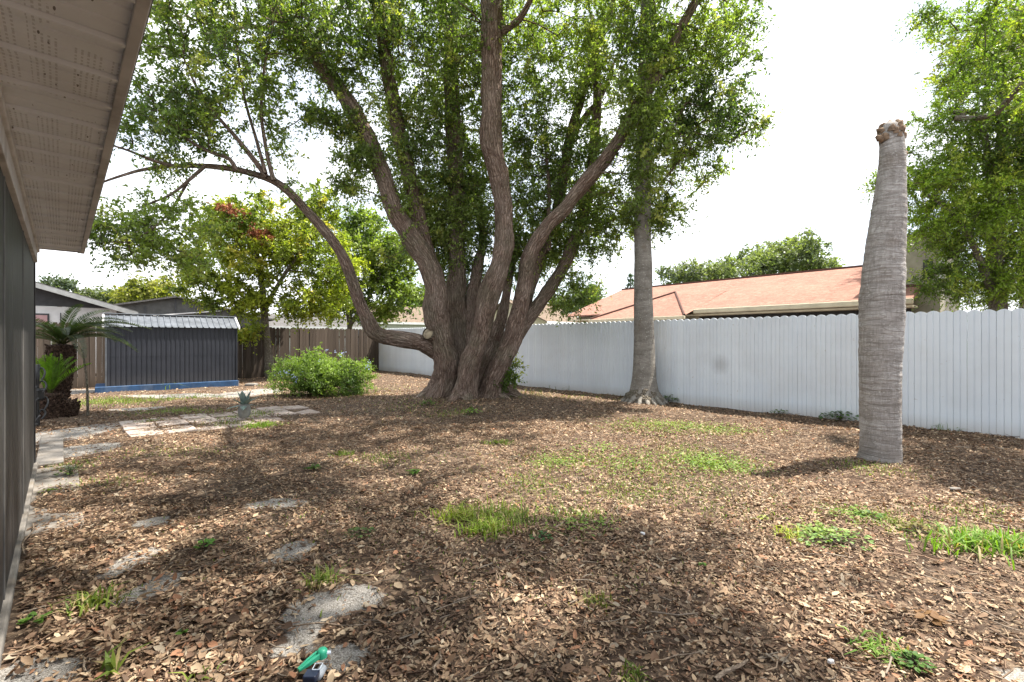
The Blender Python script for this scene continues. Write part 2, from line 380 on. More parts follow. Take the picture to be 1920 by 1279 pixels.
Fp = np.array([[0, 1, 4, 3], [1, 2, 5, 4], [2, 0, 3, 5]])
def prismmesh(name, Vt, cols=None):
    n = len(Vt); Fc = (Fp[None]+(np.arange(n)*6)[:, None, None]).reshape(-1, 4)
    return qmesh(name, Vt.reshape(-1, 3), Fc, col=None if cols is None else np.repeat(cols, 6, axis=0))
cc = pal[R.choice([0, 1, 2, 3, 4, 8], n)]*R.uniform(.7, 1.1, (n, 1))
link('twig_litter', prismmesh('twig_litter', Vt, np.concatenate([cc, cc])), DRY, kind='stuff', label='thin dry twigs scattered through the leaf litter', category='twigs')

# ------------------------------------------------------------------ pavers, path slabs
g = NG('paver_stone'); o = g.pos(); c = g.ramp(g.noise(o, 7, 6, .65), [(.3, (.20, .155, .13)), (.5, (.34, .28, .245)), (.7, (.44, .385, .345))])
rnd_ = g.n('ObjectInfo', None, 5); c = g.mix(.5, c, g.mix(rnd_, (.26, .20, .17), (.46, .40, .36)))
c = g.mix(g.ramp(g.noise(o, 2.2, 5), [(.5, 0.0), (.7, .6)]), c, (.13, .11, .08))
PAVER = g.finish(c, .9, g.bump(g.noise(o, 40, 5), .5, .006), .15)
CONC = m_plain('old_concrete', (.20, .185, .17), .9, .18, 5, .15, bump=.4, dirt=((.16, .13, .10), .8))
pz = empty('paver_path', (PA[0], PA[1], 0), math.atan2(U2[1], U2[0]), label='pinkish square paving slabs laid in rows near the potted agave', cat='paving')
for (c_, i, j) in pav:
    mb = MB(); mb.box(-.205, .205, -.285, .285, -.05, .028); a = mb.build('slab', PAVER, pz, bevel=.012)
    a.location = (.43*i+.21+random.uniform(-.01, .01), .6*j+.3+random.uniform(-.01, .01), random.uniform(-.010, .004)+gh(c_[0], c_[1])-.010)
    a.rotation_euler = (random.uniform(-.02, .02), random.uniform(-.02, .02), random.uniform(-.04, .04))
ang = math.atan2(HN[1], HN[0])
ws = empty('wall_path', (0, 0, 0), ang, label='narrow worn concrete path along the foot of the grey siding wall', cat='path')
for k, (t0, t1) in enumerate([(4.75, 5.4), (5.42, 6.1), (6.12, 7.28), (7.5, 8.7), (8.72, 9.9)]):
    n1 = .13 if t1 < 7.4 else .02
    MB().box(-.215, n1, t0, t1, -.12, -.004+.004*(k % 2)).build('slab', CONC, ws, bevel=.01)

# ------------------------------------------------------------------ the house at the left
SIDE = m_plain('dark_siding', (.034, .033, .034), .55, .2, 3, .35, bump=.15, dirt=((.055, .052, .05), .3))
WHITE_TRIM = m_plain('pale_trim', (.56, .55, .545), .6, .12, 4, .3, dirt=((.15, .12, .09), .6))
g = NG('vinyl_soffit'); o = g.obj(); sx = g.n('SeparateXYZ', None, 0, i0=o); sy = g.n('SeparateXYZ', None, 1, i0=o)
a1 = g.math('FRACT', g.math('MULTIPLY', sx, 58.0)); b1 = g.math('FRACT', g.math('MULTIPLY', sy, 36.0))
holes = g.math('MULTIPLY', g.math('LESS_THAN', a1, .38), g.math('LESS_THAN', b1, .55))
strip = g.math('GREATER_THAN', g.math('FRACT', g.math('MULTIPLY', sx, 9.0)), .25)
holes = g.math('MULTIPLY', g.math('MULTIPLY', holes, strip), g.math('GREATER_THAN', g.noise(o, 1.3, 2), .42))
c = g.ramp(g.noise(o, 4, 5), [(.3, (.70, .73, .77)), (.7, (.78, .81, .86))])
c = g.mix(g.math('MULTIPLY', holes, .30), c, (.12, .10, .085))
spk = g.n('TexVoronoi', None, 0, Vector=g.map(o, (34, 9, 22), (0, 0, .6)), Scale=1.0)
spm = g.math('MULTIPLY', g.math('LESS_THAN', spk, .12), g.math('GREATER_THAN', g.noise(o, 5, 2), .46))
c = g.mix(g.math('MULTIPLY', spm, .85), c, (.05, .035, .025))
c = g.mix(g.ramp(g.noise(o, 1.7, 5), [(.5, 0.0), (.75, .22)]), c, (.40, .36, .33))
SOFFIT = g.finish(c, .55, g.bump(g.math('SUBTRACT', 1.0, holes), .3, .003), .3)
SEAMT = m_plain('seam_trim', (.13, .125, .12), .5, .15)
ROOFG = m_plain('grey_shingle', (.16, .15, .145), .95, .25, 30, .1, bump=.5)
hs = empty('house', (0, 0, 0), ang, label='house with dark grey vertical siding and a pale vented soffit overhang', cat='house')
WN = -.22; T0 = -4.0; T1 = 7.5; SZ = 2.44
edges = [T0, -1.4, .3, 1.95, 3.65, 5.35, T1]
for i in range(len(edges)-1):
    a, b = edges[i], edges[i+1]; mb = MB(); k = 0; pl = []; yv = a+.012
    ny = max(1, int((b-a)/.212)); st = (b-a-.024)/ny
    for q in range(ny):
        s0 = a+.012+q*st; pl += [(WN, s0), (WN, s0+st-.016), (WN-.011, s0+st-.013), (WN-.011, s0+st-.003)]
    pl += [(WN, b-.012), (WN-.08, b-.012), (WN-.08, a+.012)]
    mb.ext(pl[::-1], 'z', .03, SZ-.17); mb.build('siding_panel', SIDE, hs)
for e in edges[1:-1]: MB().box(WN-.05, WN+.006, e-.010, e+.010, .03, SZ-.175).build('seam_strip', SEAMT, hs, bevel=.002)
MB().box(WN-.09, WN+.012, T1-.035, T1+.012, .03, SZ-.17).build('corner_trim', SIDE, hs, bevel=.003)
MB().box(-6, WN-.09, T0, T1-.01, 0, SZ-.01).build('wall', SIDE, hs)
MB().box(WN-.1, WN+.03, T0, T1+.02, -.1, .03).build('foundation', CONC, hs, bevel=.01)
MB().box(WN-.05, WN+.028, T0, T1+.0, SZ-.17, SZ-.012).build('frieze_board', WHITE_TRIM, hs, bevel=.004)
MB().box(WN-.02, WN+.045, T0, T1+.0, SZ-.055, SZ-.008).build('frieze_moulding', WHITE_TRIM, hs, bevel=.006)
EN = .185
t = T0; k = 0
while t < T1-.01:
    b = min(t+.305, T1); seg = b-t; pr = [(t, SZ+.010), (t+.004, SZ-.018), (t+.026, SZ-.018), (t+.034, SZ)]
    for q in (1, 2): pr += [(t+seg*q/3-.008, SZ), (t+seg*q/3-.004, SZ+.006), (t+seg*q/3+.004, SZ+.006), (t+seg*q/3+.008, SZ)]
    pr += [(b-.002, SZ), (b-.002, SZ+.012), (t, SZ+.012)]
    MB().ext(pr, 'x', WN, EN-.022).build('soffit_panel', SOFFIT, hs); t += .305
MB().box(EN-.024, EN+.012, T0, T1+.012, SZ-.02, SZ+.17).build('fascia', WHITE_TRIM, hs, bevel=.003)
MB().box(WN-.0, EN-.026, T1, T1+.012, SZ-.012, SZ+.12).build('end_trim', WHITE_TRIM, hs, bevel=.003)
rz = SZ+.19
MB().prism([(EN+.05, T0, rz), (EN+.05, T1+.03, rz), (-3.3, T1+.03, rz+1.05), (-3.3, T0, rz+1.05)], .03).build('roof', ROOFG, hs)
MB().prism([(-3.3, T0, rz+1.05), (-3.3, T1+.03, rz+1.05), (-7, T1+.03, rz), (-7, T0, rz)], .03).build('roof', ROOFG, hs)

# ------------------------------------------------------------------ white scalloped fence
g = NG('white_vinyl'); o = g.obj(); ps = g.pos()
c = g.ramp(g.noise(o, 3, 4), [(.3, (.61, .68, .75)), (.7, (.68, .745, .805))])
oi = g.n('ObjectInfo', None, 5); c = g.mix(.35, c, g.mix(oi, (.60, .64, .71), (.73, .76, .80)))
c = g.mix(g.ramp(g.noise(ps, .9, 5, .65), [(.45, 0.0), (.72, .35)]), c, (.50, .51, .52))
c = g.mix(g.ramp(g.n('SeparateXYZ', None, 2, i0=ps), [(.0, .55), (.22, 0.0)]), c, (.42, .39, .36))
c = g.mix(g.ramp(g.noise(ps, 16, 3, .5), [(.70, 0.0), (.76, .5)]), c, (.40, .36, .32))
# round grey smudge left by a ball
def fence_at(px):      # point of the fence plane seen at image column px
    k = (px-CX)/F; s = (P0[0]-k*P0[1])/(-FDv[0]+k*FDv[1]); return s, P0+FDv*s
ssm, psm = fence_at(1350); zsm = H-(684-HY)/F*psm[1]
dst = g.n('VectorMath', {'operation': 'DISTANCE'}, 1, i0=ps, i1=(float(psm[0]), float(psm[1]), float(zsm)))
c = g.mix(g.ramp(g.math('ADD', dst, g.math('MULTIPLY', g.math('SUBTRACT', g.noise(ps, 9, 4), .5), .12)), [(.06, .42), (.24, 0.0)]), c, (.25, .25, .25))
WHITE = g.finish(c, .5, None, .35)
fa = math.atan2(FN[1], FN[0])
wf = empty('white_fence', (P0[0], P0[1], 0), fa, label='long white fence of vertical boards with scalloped tops along the side of the yard', cat='fence')
pitch = .1545; hw = pitch/2-.0007
def picket_mesh():
    ysx = [(-hw, .009), (-hw+.005, 0), (-.010, 0), (-.005, .009), (.005, .009), (.010, 0), (hw-.005, 0), (hw, .009)]
    top = lambda y: 1.0-.019*(1-math.cos(y/hw*1.35))/(1-math.cos(1.35))
    mb = MB(); ex = []
    for (y, x) in ysx: ex.append((y, x))
    for i in range(len(ex)-1):
        (ya, xa), (yb, xb) = ex[i], ex[i+1]
        sub = 3 if abs(yb-ya) > .03 else 1
        for q in range(sub):
            y0 = ya+(yb-ya)*q/sub; y1 = ya+(yb-ya)*(q+1)/sub; x0 = xa+(xb-xa)*q/sub; x1 = xa+(xb-xa)*(q+1)/sub
            mb.poly([(x0, y0, -.1), (x0, y0, top(y0)*1.85), (x1, y1, top(y1)*1.85), (x1, y1, -.1)])
            mb.poly([(x0, y0, top(y0)*1.85), (.022, y0, top(y0)*1.85), (.022, y1, top(y1)*1.85), (x1, y1, top(y1)*1.85)])
    mb.poly([(.022, -hw, -.1), (.022, hw, -.1), (.022, hw, 1.8), (.022, -hw, 1.8)])
    mb.poly([(.009, -hw, -.1), (.022, -hw, -.1), (.022, -hw, 1.81), (.009, -hw, 1.81)])
    mb.poly([(.009, hw, -.1), (.009, hw, 1.81), (.022, hw, 1.81), (.022, hw, -.1)])
    return mb.mesh('picket')
pm = picket_mesh(); s = -3.2; FL = np.linalg.norm(P1-P0)
while s < FL:
    o = link('picket', pm, WHITE, wf); o.location = (random.uniform(-.0015, .0015), s, 0)
    o.scale = (1, 1, (1.86+.08*s/FL)/1.85*(1+random.uniform(-.002, .002))); o.rotation_euler = (random.uniform(-.0015, .0015), 0, random.uniform(-.012, .012)); s += pitch
for z in (.35, 1.45):
    MB().box(.024, .06, -3.2, FL, z, z+.09).build('rail', WHITE, wf)

# ------------------------------------------------------------------ brown board fence
g = NG('weathered_board'); o = g.obj(); oi = g.n('ObjectInfo', None, 5)
gr = g.noise(g.map(o, (60, 60, 2.2)), 1.0, 5, .7)
c = g.ramp(gr, [(.3, (.020, .015, .012)), (.5, (.06, .047, .038)), (.72, (.125, .10, .082))])
c = g.mix(.45, c, g.mix(oi, (.035, .027, .021), (.12, .096, .078)))
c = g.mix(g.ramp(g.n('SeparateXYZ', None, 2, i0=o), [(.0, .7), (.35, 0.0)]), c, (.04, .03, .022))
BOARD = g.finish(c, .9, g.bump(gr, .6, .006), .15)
bf = empty('board_fence', (B0[0], B0[1], 0), math.atan2(BD[1], BD[0]), label='weathered brown wooden board fence across the back of the yard, behind the shed and bush', cat='fence')
def board_mesh(k):
    hw2 = .066; tl = .03+.01*k
    return MB().ext([(-hw2, -.05), (hw2, -.05), (hw2, 1.80-tl), (hw2-.03, 1.82), (-hw2+.03, 1.82), (-hw2, 1.80-tl)], 'y', -.009, .009).mesh('board')
bms = [board_mesh(k) for k in range(3)]
BL = np.linalg.norm(B1-B0)+3.0; s = .07; k = 0
while s < BL:
    o = link('board', bms[k % 3], BOARD, bf); o.location = (s, random.uniform(-.004, .004), 0)
    o.rotation_euler = (random.uniform(-.008, .008), random.uniform(-.008, .008), random.uniform(-.03, .03)); o.scale = (1, 1, 1.05+random.uniform(-.008, .010)); s += .139; k += 1
for z in (.3, 1.5): MB().box(0, BL, -.055, -.012, z, z+.09).build('rail', BOARD, bf)
for s in (0.0, 2.6, 5.2, 7.8, 10.4): MB().box(s-.045, s+.045, -.14, -.056, -.1, 1.95).build('post', BOARD, bf)

# ------------------------------------------------------------------ shed
g = NG('dark_shed_metal'); o = g.obj(); c = g.ramp(g.noise(o, 2.5, 5), [(.3, (.015, .018, .026)), (.7, (.025, .028, .038))])
c = g.mix(g.ramp(g.n('SeparateXYZ', None, 2, i0=o), [(.0, .6), (.5, 0.0)]), c, (.055, .052, .052))
SHED = g.finish(c, .45, None, .4)
g = NG('galvanised_roof'); o = g.obj(); c = g.ramp(g.noise(o, 3, 6, .65), [(.35, (.08, .09, .105)), (.6, (.145, .16, .185))])
c = g.mix(g.ramp(g.noise(g.map(o, (2, 6, 1)), 2.0, 5), [(.52, 0.0), (.62, .6)]), c, (.08, .09, .10))
GALV = g.finish(c, .5, None, .4, .4)
BLUE = m_plain('blue_paint', (.025, .068, .155), .7, .2, 5, .3, dirt=((.12, .15, .20), .5), bump=.2)
shL = np.array([-10.95, 12.65]); shR = np.array([-8.6, 14.67]); SL = np.linalg.norm(shR-shL); sa_ = math.atan2(*(shR-shL)[::-1])
sh = empty('garden_shed', (shL[0], shL[1], 0), sa_, label='dark grey corrugated metal shed with a low silver ribbed roof on a blue base', cat='shed')
SD = 1.16; BZ = .15; WZ = 1.77; RZ = 2.12
MB().box(-.22, SL+.03, -.11, SD+.15, -.1, BZ).build('base', BLUE, sh, bevel=.012)
def corr(x0, x1, z0, z1, y=0.0, rib=.056, dep=.012):
    n = max(1, round((x1-x0)/rib/2)); st = (x1-x0)/n; pl = []
    for i in range(n):
        a = x0+i*st; pl += [(a, y), (a+st*.50, y), (a+st*.62, y+dep), (a+st*.88, y+dep)]
    pl += [(x1, y), (x1, y+.03), (x0, y+.03)]
    return MB().ext(pl, 'z', z0, z1)
npn = 7
for i in range(npn):
    a = i*SL/npn; b = (i+1)*SL/npn
    corr(a+.002, b-.002, BZ, .955).build('wall_panel', SHED, sh); corr(a+.002, b-.002, .945, WZ, -.004).build('wall_panel', SHED, sh)
MB().box(0, .03, .032, SD, BZ, WZ).build('side_wall', SHED, sh); MB().box(SL-.03, SL, .032, SD, BZ, WZ).build('side_wall', SHED, sh)
MB().box(.03, SL-.03, SD-.03, SD, BZ, WZ).build('back_wall', SHED, sh)
for x0 in (-.015, SL-.02): MB().box(x0, x0+.035, -.018, .03, BZ, WZ-.01).build('corner_post', GALV if x0 < 0 else SHED, sh, bevel=.003)
for x0 in (.002, SL-.026): MB().ext([(.03, WZ), (SD-.03, WZ), (SD/2, RZ-.05)], 'x', x0, x0+.024).build('gable', SHED, sh)
for side in (0, 1):
    for i in range(npn):
        a = -.04+i*(SL+.08)/npn; b = -.04+(i+1)*(SL+.08)/npn; n = 3; st = (b-a)/n; pl = []
        for q in range(n): s0 = a+q*st; pl += [(s0, 0), (s0+st*.70, 0), (s0+st*.78, .024), (s0+st*.92, .024)]
        pl += [(b, 0)]; mb = MB()
        y0, y1 = (-.07, SD/2) if side == 0 else (SD+.07, SD/2); zf = lambda y: WZ+.0+(RZ-WZ)*(1-abs(y-SD/2)/(SD/2+.07))
        for q in range(len(pl)-1):
            (xa, ha), (xb, hb) = pl[q], pl[q+1]
            for (hh, fl) in ((0.0, 1), (-.006, -1)):
                pp = [(xa, y0, zf(y0)+ha+hh), (xb, y0, zf(y0)+hb+hh), (xb, y1, zf(y1)+hb+hh), (xa, y1, zf(y1)+ha+hh)]; mb.poly(pp[::fl])
        mb.build('roof_panel', GALV, sh)
WTR = m_plain('white_metal_trim', (.72, .73, .74), .5, .06)
for x0 in (-.075, SL+.035):
    for side in (0, 1):
        y0 = -.08 if side == 0 else SD+.08
        MB().ext([(y0, WZ-.03), (y0, WZ+.035), (SD/2, RZ+.035), (SD/2, RZ-.03)], 'x', x0, x0+.04).build('roof_trim', WTR, sh)
MB().box(-.075, SL+.075, SD/2-.06, SD/2+.06, RZ+.012, RZ+.042).build('ridge_cap', GALV, sh, bevel=.01)
tag(MB().box(0, .35, 0, .22, -.05, .05).build('flat_stone', CONC, None, bevel=.04), 'flat pale stone on the soil by the end of the blue shed base', 'stone').location = (shR[0]+.25, shR[1]-.05, 0)

# ------------------------------------------------------------------ neighbouring houses
def shingles(name, c0, c1, c2):
    g = NG(name); ps = g.obj()
    br = g.n('TexBrick', None, 0, Vector=g.map(ps, (1, 1, 1), (0, 0, rad(90))), Scale=1.0, Color1=c0, Color2=c1, Mortar=c2, Mortar_Size=.006, Brick_Width=.33, Row_Height=.14)
    c = g.mix(g.ramp(g.noise(g.map(ps, (2.2, 1, 1)), 7, 4, .75), [(.38, .9), (.58, 0.0)]), br, c2)
    c = g.mix(g.ramp(g.noise(ps, .8, 5), [(.4, 0.0), (.7, .3)]), c, c0)
    return g.finish(c, .95, g.bump(g.noise(ps, 30, 3), .4, .01), .1)
REDS = shingles('red_shingle', (.345, .19, .145), (.26, .14, .108), (.17, .092, .072))
TANS = shingles('tan_shingle', (.19, .145, .11), (.15, .115, .09), (.10, .078, .06))
GRYS = shingles('slate_grey_shingle', (.13, .125, .125), (.105, .10, .10), (.07, .068, .068))
CREAM = m_plain('cream_paint', (.56, .50, .37), .8, .08, 3, dirt=((.3, .25, .18), .3))
OLIVE = m_plain('beige_stucco', (.36, .34, .27), .9, .1, 5, bump=.3)
SCREEN = m_plain('dark_screen', (.030, .027, .026), .7, .2)
WSTUC = m_plain('white_stucco', (.72, .72, .73), .85, .06, 5, bump=.2)
CHAR = m_plain('charcoal_paint', (.07, .072, .078), .75, .12)
PINK = m_plain('pink_blind', (.50, .31, .32), .7, .08)
RIDGE = m_plain('dark_ridge', (.10, .05, .04), .9)
g_ = NG('dark_glass'); GLASS = g_.finish((.03, .035, .04), .1, None, .6)
rh = empty('red_roof_house', (P0[0], P0[1], 0), fa, label='house with a salmon red shingle roof and cream gutter behind the white fence', cat='house')
MB().prism([(5.9, 3.0, 2.5), (5.9, 14.2, 2.5), (10.2, 14.2, 4.0), (10.2, 3.0, 4.0)][::-1], .06).build('roof', REDS, rh)
MB().prism([(10.2, 3.0, 4.0), (10.2, 14.2, 4.0), (14.5, 14.2, 2.5), (14.5, 3.0, 2.5)][::-1], .06).build('roof', REDS, rh)
MB().prism([(5.9, 2.1, 2.5), (5.9, 2.985, 2.5), (7.0, 2.985, 2.885), (7.0, 2.1, 2.885)][::-1], .06).build('lower_roof', REDS, rh)
MB().box(6.95, 7.0, 2.06, 3.0, 2.87, 2.95).build('flashing', RIDGE, rh)
MB().box(10.1, 10.3, 3.0, 14.2, 3.985, 4.035).build('ridge_cap', RIDGE, rh)
MB().box(5.76, 5.885, 2.08, 8.05, 2.33, 2.49).build('gutter', CREAM, rh, bevel=.03)
MB().box(5.9, 6.6, 2.1, 14.1, 2.26, 2.32).build('eave_soffit', CREAM, rh)
MB().box(6.35, 6.4, 2.2, 8.1, 0, 2.255).build('screen_wall', SCREEN, rh)
for s in (3.4, 4.9, 6.4, 7.9): MB().box(6.29, 6.345, s-.03, s+.03, 0, 2.25).build('screen_post', SCREEN, rh)
MB().box(6.41, 14, 3.05, 14.0, 0, 2.45).build('wall', CREAM, rh)
MB().box(5.75, 6.4, 8.2, 11.9, 0, 2.12).build('porch_wall', CREAM, rh)
MB().box(5.735, 5.748, 8.5, 9.4, 1.0, 2.02).build('window', GLASS, rh)
pk = (8.2, 10.1, 3.40); a_ = (5.2, 8.05, 2.25); b_ = (5.2, 12.2, 2.25); c_ = (8.2, 7.95, 3.32); d_ = (8.2, 12.3, 3.32)
mb = MB(); mb.poly([a_, pk, b_][::-1]); mb.poly([a_, c_, pk][::-1]); mb.poly([b_, pk, d_][::-1]); mb.build('porch_roof', REDS, rh)
MB().box(5.12, 5.24, 8.03, 12.25, 2.12, 2.245).build('gutter', CREAM, rh, bevel=.02)
MB().ext([(6.4, 2.4), (14, 2.4), (10.2, 3.9)], 'y', 13.9, 14.0).build('gable', CREAM, rh)
mb = MB()
for (p, q) in ((a_, pk), (b_, pk)):
    p = np.array(p); q = np.array(q); v, f, c = tube([p+[0, 0, .03], q+[0, 0, .03]], [.035, .035], 6, .5); b = len(mb.v); mb.v += [tuple(x) for x in v]; mb.f += [tuple(int(i)+b for i in x) for x in f]
mb.build('hip_cap', RIDGE, rh)
MB().ext([(7.02, 0), (11, 0), (11, 4.25), (7.02, 4.25)], 'y', 1.7, 3.0).build('upper_wall', OLIVE, rh)
MB().box(6.98, 7.10, 1.62, 1.72, 2.95, 4.24).build('corner_trim', WSTUC, rh, bevel=.01)
MB().box(6.9, 11.1, 1.55, 3.12, 4.25, 4.34).build('parapet', OLIVE, rh, bevel=.02)
MB().box(7.005, 7.018, 1.85, 2.05, 3.1, 3.6).build('vent', CHAR, rh)
def gable_house(name, p, q, depth, ez, rzv, roofm, wallm, label, over=.4, extra=None):
    """front eave runs from p to q (world xy)"""
    p = np.array(p); q = np.array(q); Ln = np.linalg.norm(q-p); an = math.atan2(*(q-p)[::-1])
    e = empty(name, (p[0], p[1], 0), an, label=label, cat='house')
    MB().prism([(-over, -over, ez), (Ln+over, -over, ez), (Ln+over, depth/2, rzv), (-over, depth/2, rzv)], .08).build('roof', roofm, e)
    MB().prism([(-over, depth/2, rzv), (Ln+over, depth/2, rzv), (Ln+over, depth+over, ez), (-over, depth+over, ez)], .08).build('roof', roofm, e)
    MB().ext([(0, 0), (depth, 0), (depth, ez-.0), (depth/2, rzv-.14), (0, ez-.0)], 'x', .0, Ln).build('wall', wallm, e)
    MB().box(-over, Ln+over, -over-.03, -over, ez-.16, ez+.0).build('fascia', WSTUC, e)
    for k in range(int(Ln/2.6)):
        x0 = .8+k*2.6; w_ = MB().box(x0, x0+1.1, -.03, -.002, 1.0, 2.1).build('window', CHAR, e); MB().box(x0+.06, x0+1.04, -.04, -.031, 1.06, 2.04).build('pane', GLASS, w_)
    return e
GTRIM = m_plain('grey_trim', (.30, .31, .32), .7, .1)
# white house with a charcoal gable, its gable end faces the yard
e = empty('white_gable_house', (-19.0, 14.8, 0), math.atan2(.69, .72), label='white stucco house with a charcoal gable end and pink blind in its window', cat='house')
Wl = 5.0
def gz(x): return 2.57+.33*(Wl+.35-x)
MB().box(-3, Wl, 0, 8, 0, 2.62).build('wall', WSTUC, e)
MB().ext([(-3, 2.625), (Wl-.2, 2.625), (Wl-.2, gz(Wl-.2)-.1), (-1.5, gz(-1.5)-.1), (-3, gz(-1.5)-.4)], 'y', -.03, .03).build('gable', CHAR, e)
MB().ext([(Wl+.62, gz(Wl+.62)), (-1.5, gz(-1.5)), (-1.5, gz(-1.5)-.17), (Wl+.62, gz(Wl+.62)-.17)], 'y', -.55, -.5).build('rake_board', GTRIM, e)
MB().ext([(Wl+.62, gz(Wl+.62)+.04), (-1.5, gz(-1.5)+.04), (-7, gz(-1.5)-1.9), (-7, gz(-1.5)-2.0), (-1.5, gz(-1.5)-.06), (Wl+.62, gz(Wl+.62)-.06)], 'y', -.49, 8.5).build('roof', GRYS, e)
for (x0, x1) in ((1.9, 3.14),):
    w_ = MB().box(x0, x1, -.03, -.003, 1.15, 2.36).build('window', CHAR, e); MB().box(x0+.05, x1-.05, -.045, -.031, 1.2, 2.3).build('blind', PINK, w_)
MB().box(3.42, 3.45, -.06, -.003, .2, 2.4).build('downpipe', CHAR, e)
e = empty('screened_house', tuple(P(332, 600, 24)*[1, 1, 0]), math.radians(38), label='low gabled dark grey screen enclosure of a house just above the silver shed roof', cat='house')
def gxl(px): return (px-332)/880*24*1.12
MB().ext([(gxl(205), 0), (gxl(470), 0), (gxl(470), 2.55), (gxl(332), 3.55), (gxl(205), 2.75)], 'y', 0, .06).build('gable_screen', m_plain('grey_screen', (.10, .10, .098), .8, .15, 4), e)
MB().ext([(gxl(200), 2.70), (gxl(332), 3.58), (gxl(478), 2.5), (gxl(478), 2.58), (gxl(332), 3.66), (gxl(200), 2.78)], 'y', -.25, 7).build('roof', GRYS, e)
for px_ in (250, 290, 330, 370, 410, 445): MB().box(gxl(px_)-.03, gxl(px_)+.03, -.05, -.003, 0, 3.5-abs(gxl(px_))*.32).build('frame_post', CHAR, e)
MB().ext([(gxl(300), 2.60), (gxl(395), 2.95), (gxl(395), 3.0), (gxl(300), 2.65)], 'y', -.12, -.06).build('gutter', WSTUC, e)
gable_house('tan_roof_house', (-9.5, 33.0), (-1.5, 38.5), 9, 2.7, 4.2, TANS, WSTUC, 'far house with a tan shingle roof seen left of the big trunk')
gable_house('small_cream_house', (2.2, 30.0), (4.8, 32.5), 7, 2.6, 4.2, TANS, CREAM, 'pale cream gabled house peeking out left of the red roof')
gable_house('pale_roof_house', (-17.5, 29.5), (-11.0, 33.0), 8, 2.3, 3.3, GRYS, WSTUC, 'low pale walled house partly hidden behind the bright green trees')

# ------------------------------------------------------------------ foliage machinery
def ell_pts(specs, mul=1.0):
    out = []; 
    for (x, y, d, rx, ry, rd, n) in specs:
        q = rnd(max(1, int(n*mul))); q = unit(q)*(R.random((len(q), 1))**.42)
        c = P(x, y, d)
        out.append(np.stack([c[0]+q[:, 0]*rx/F*d, c[1]+q[:, 1]*rd, c[2]+q[:, 2]*ry/F*d], -1))
    return np.vstack(out)
def network(skel, skr, clumps, bias=.0):
    """connect clump centres to the skeleton through each other; returns edges with radii (pipe model)"""
    n0 = len(skel); pts = list(skel); par = {}; 
    dmin = np.array([np.min(np.linalg.norm(skel-c, axis=1)) for c in clumps]); order = np.argsort(dmin)
    A = np.vstack([skel, np.zeros((len(clumps), 3))]); cost = np.concatenate([np.zeros(n0)+.0, np.zeros(len(clumps))]); m = n0
    for k in order:
        c = clumps[k]; dd = np.linalg.norm(A[:m]-c, axis=1)
        sc = dd+cost[:m]*.35+np.where(A[:m, 2] > c[2]+.2, .35, 0)
        j = int(np.argmin(sc)); A[m] = c; cost[m] = cost[j]+dd[j]; par[m] = j; m += 1
    cnt = np.ones(m)
    for q in range(m-1, n0-1, -1): cnt[par[q]] += cnt[q] if par[q] >= n0 else 0
    return A, par, cnt, n0
def spray(C_, r, k, m, lsz, lw, colf, up=.8, droop=.25, edges_r=.0035, twig=True):
    """leaf sprays: k sub-twigs of m leaves per clump"""
    n = len(C_); rr = r*R.uniform(.7, 1.3, n)
    D = unit(rnd(n*k).reshape(n, k, 3)+np.array([0, 0, .15])); Ls = rr[:, None]*R.uniform(.6, 1.2, (n, k))
    base = C_[:, None, :]+D*0
    t = (np.arange(m)+.6)/m
    pos = base[:, :, None, :]+D[:, :, None, :]*(Ls[:, :, None]*t[None, None, :])[..., None]
    pos = pos+np.array([0, 0, -1.0])*(droop*(Ls[:, :, None]*t**2))[..., None]
    pos = pos.reshape(-1, 3)+rnd(n*k*m, lsz*.28)
    Dl = np.repeat(D.reshape(-1, 3), m, axis=0); ax = unit(Dl*.6+rnd(len(pos), .75)+np.array([0, 0, -.15]))
    nm = unit(rnd(len(pos), .75)+np.array([0, 0, up])); nm = unit(nm-ax*(nm*ax).sum(1)[:, None])
    L1 = lsz*R.uniform(.65, 1.25, len(pos)); V = leafgeo(pos, ax, nm, L1, L1*lw, R.uniform(-.1, .3, len(pos)), six=False)
    cid = np.repeat(np.arange(n), k*m); cols = colf(C_, n)[cid]*R.uniform(.72, 1.25, (len(pos), 1))
    tw = None
    if twig:
        a = base.reshape(n, 1, 3).repeat(k, 1).reshape(-1, 3) if base.shape[1] == 1 else base.reshape(-1, 3)
        a = np.repeat(C_, k, axis=0); b = a+D.reshape(-1, 3)*Ls.reshape(-1, 1)*.95+np.array([0, 0, -1.0])*(droop*Ls.reshape(-1, 1)*.9)
        dd = unit(b-a); s1 = unit(np.cross(dd, np.array([.3, .2, 1.0]))); s2 = np.cross(dd, s1)
        tw = rib3(a, b, np.full(len(a), edges_r), s2, s1)
    return V, cols, tw
def greens(c0, c1, c2=None, p2=.0, f=.55):
    c0 = np.array(c0); c1 = np.array(c1)
    def fn(C_, n):
        k = np.array([mnoise.noise(Vector(c)*f)*.9+.5 for c in C_])[:, None]; k = np.clip(k+R.normal(size=(n, 1))*.18, 0, 1)
        c = c0*(1-k)+c1*k
        if c2 is not None: s = R.random(n) < p2; c[s] = np.array(c2)
        return c
    return fn
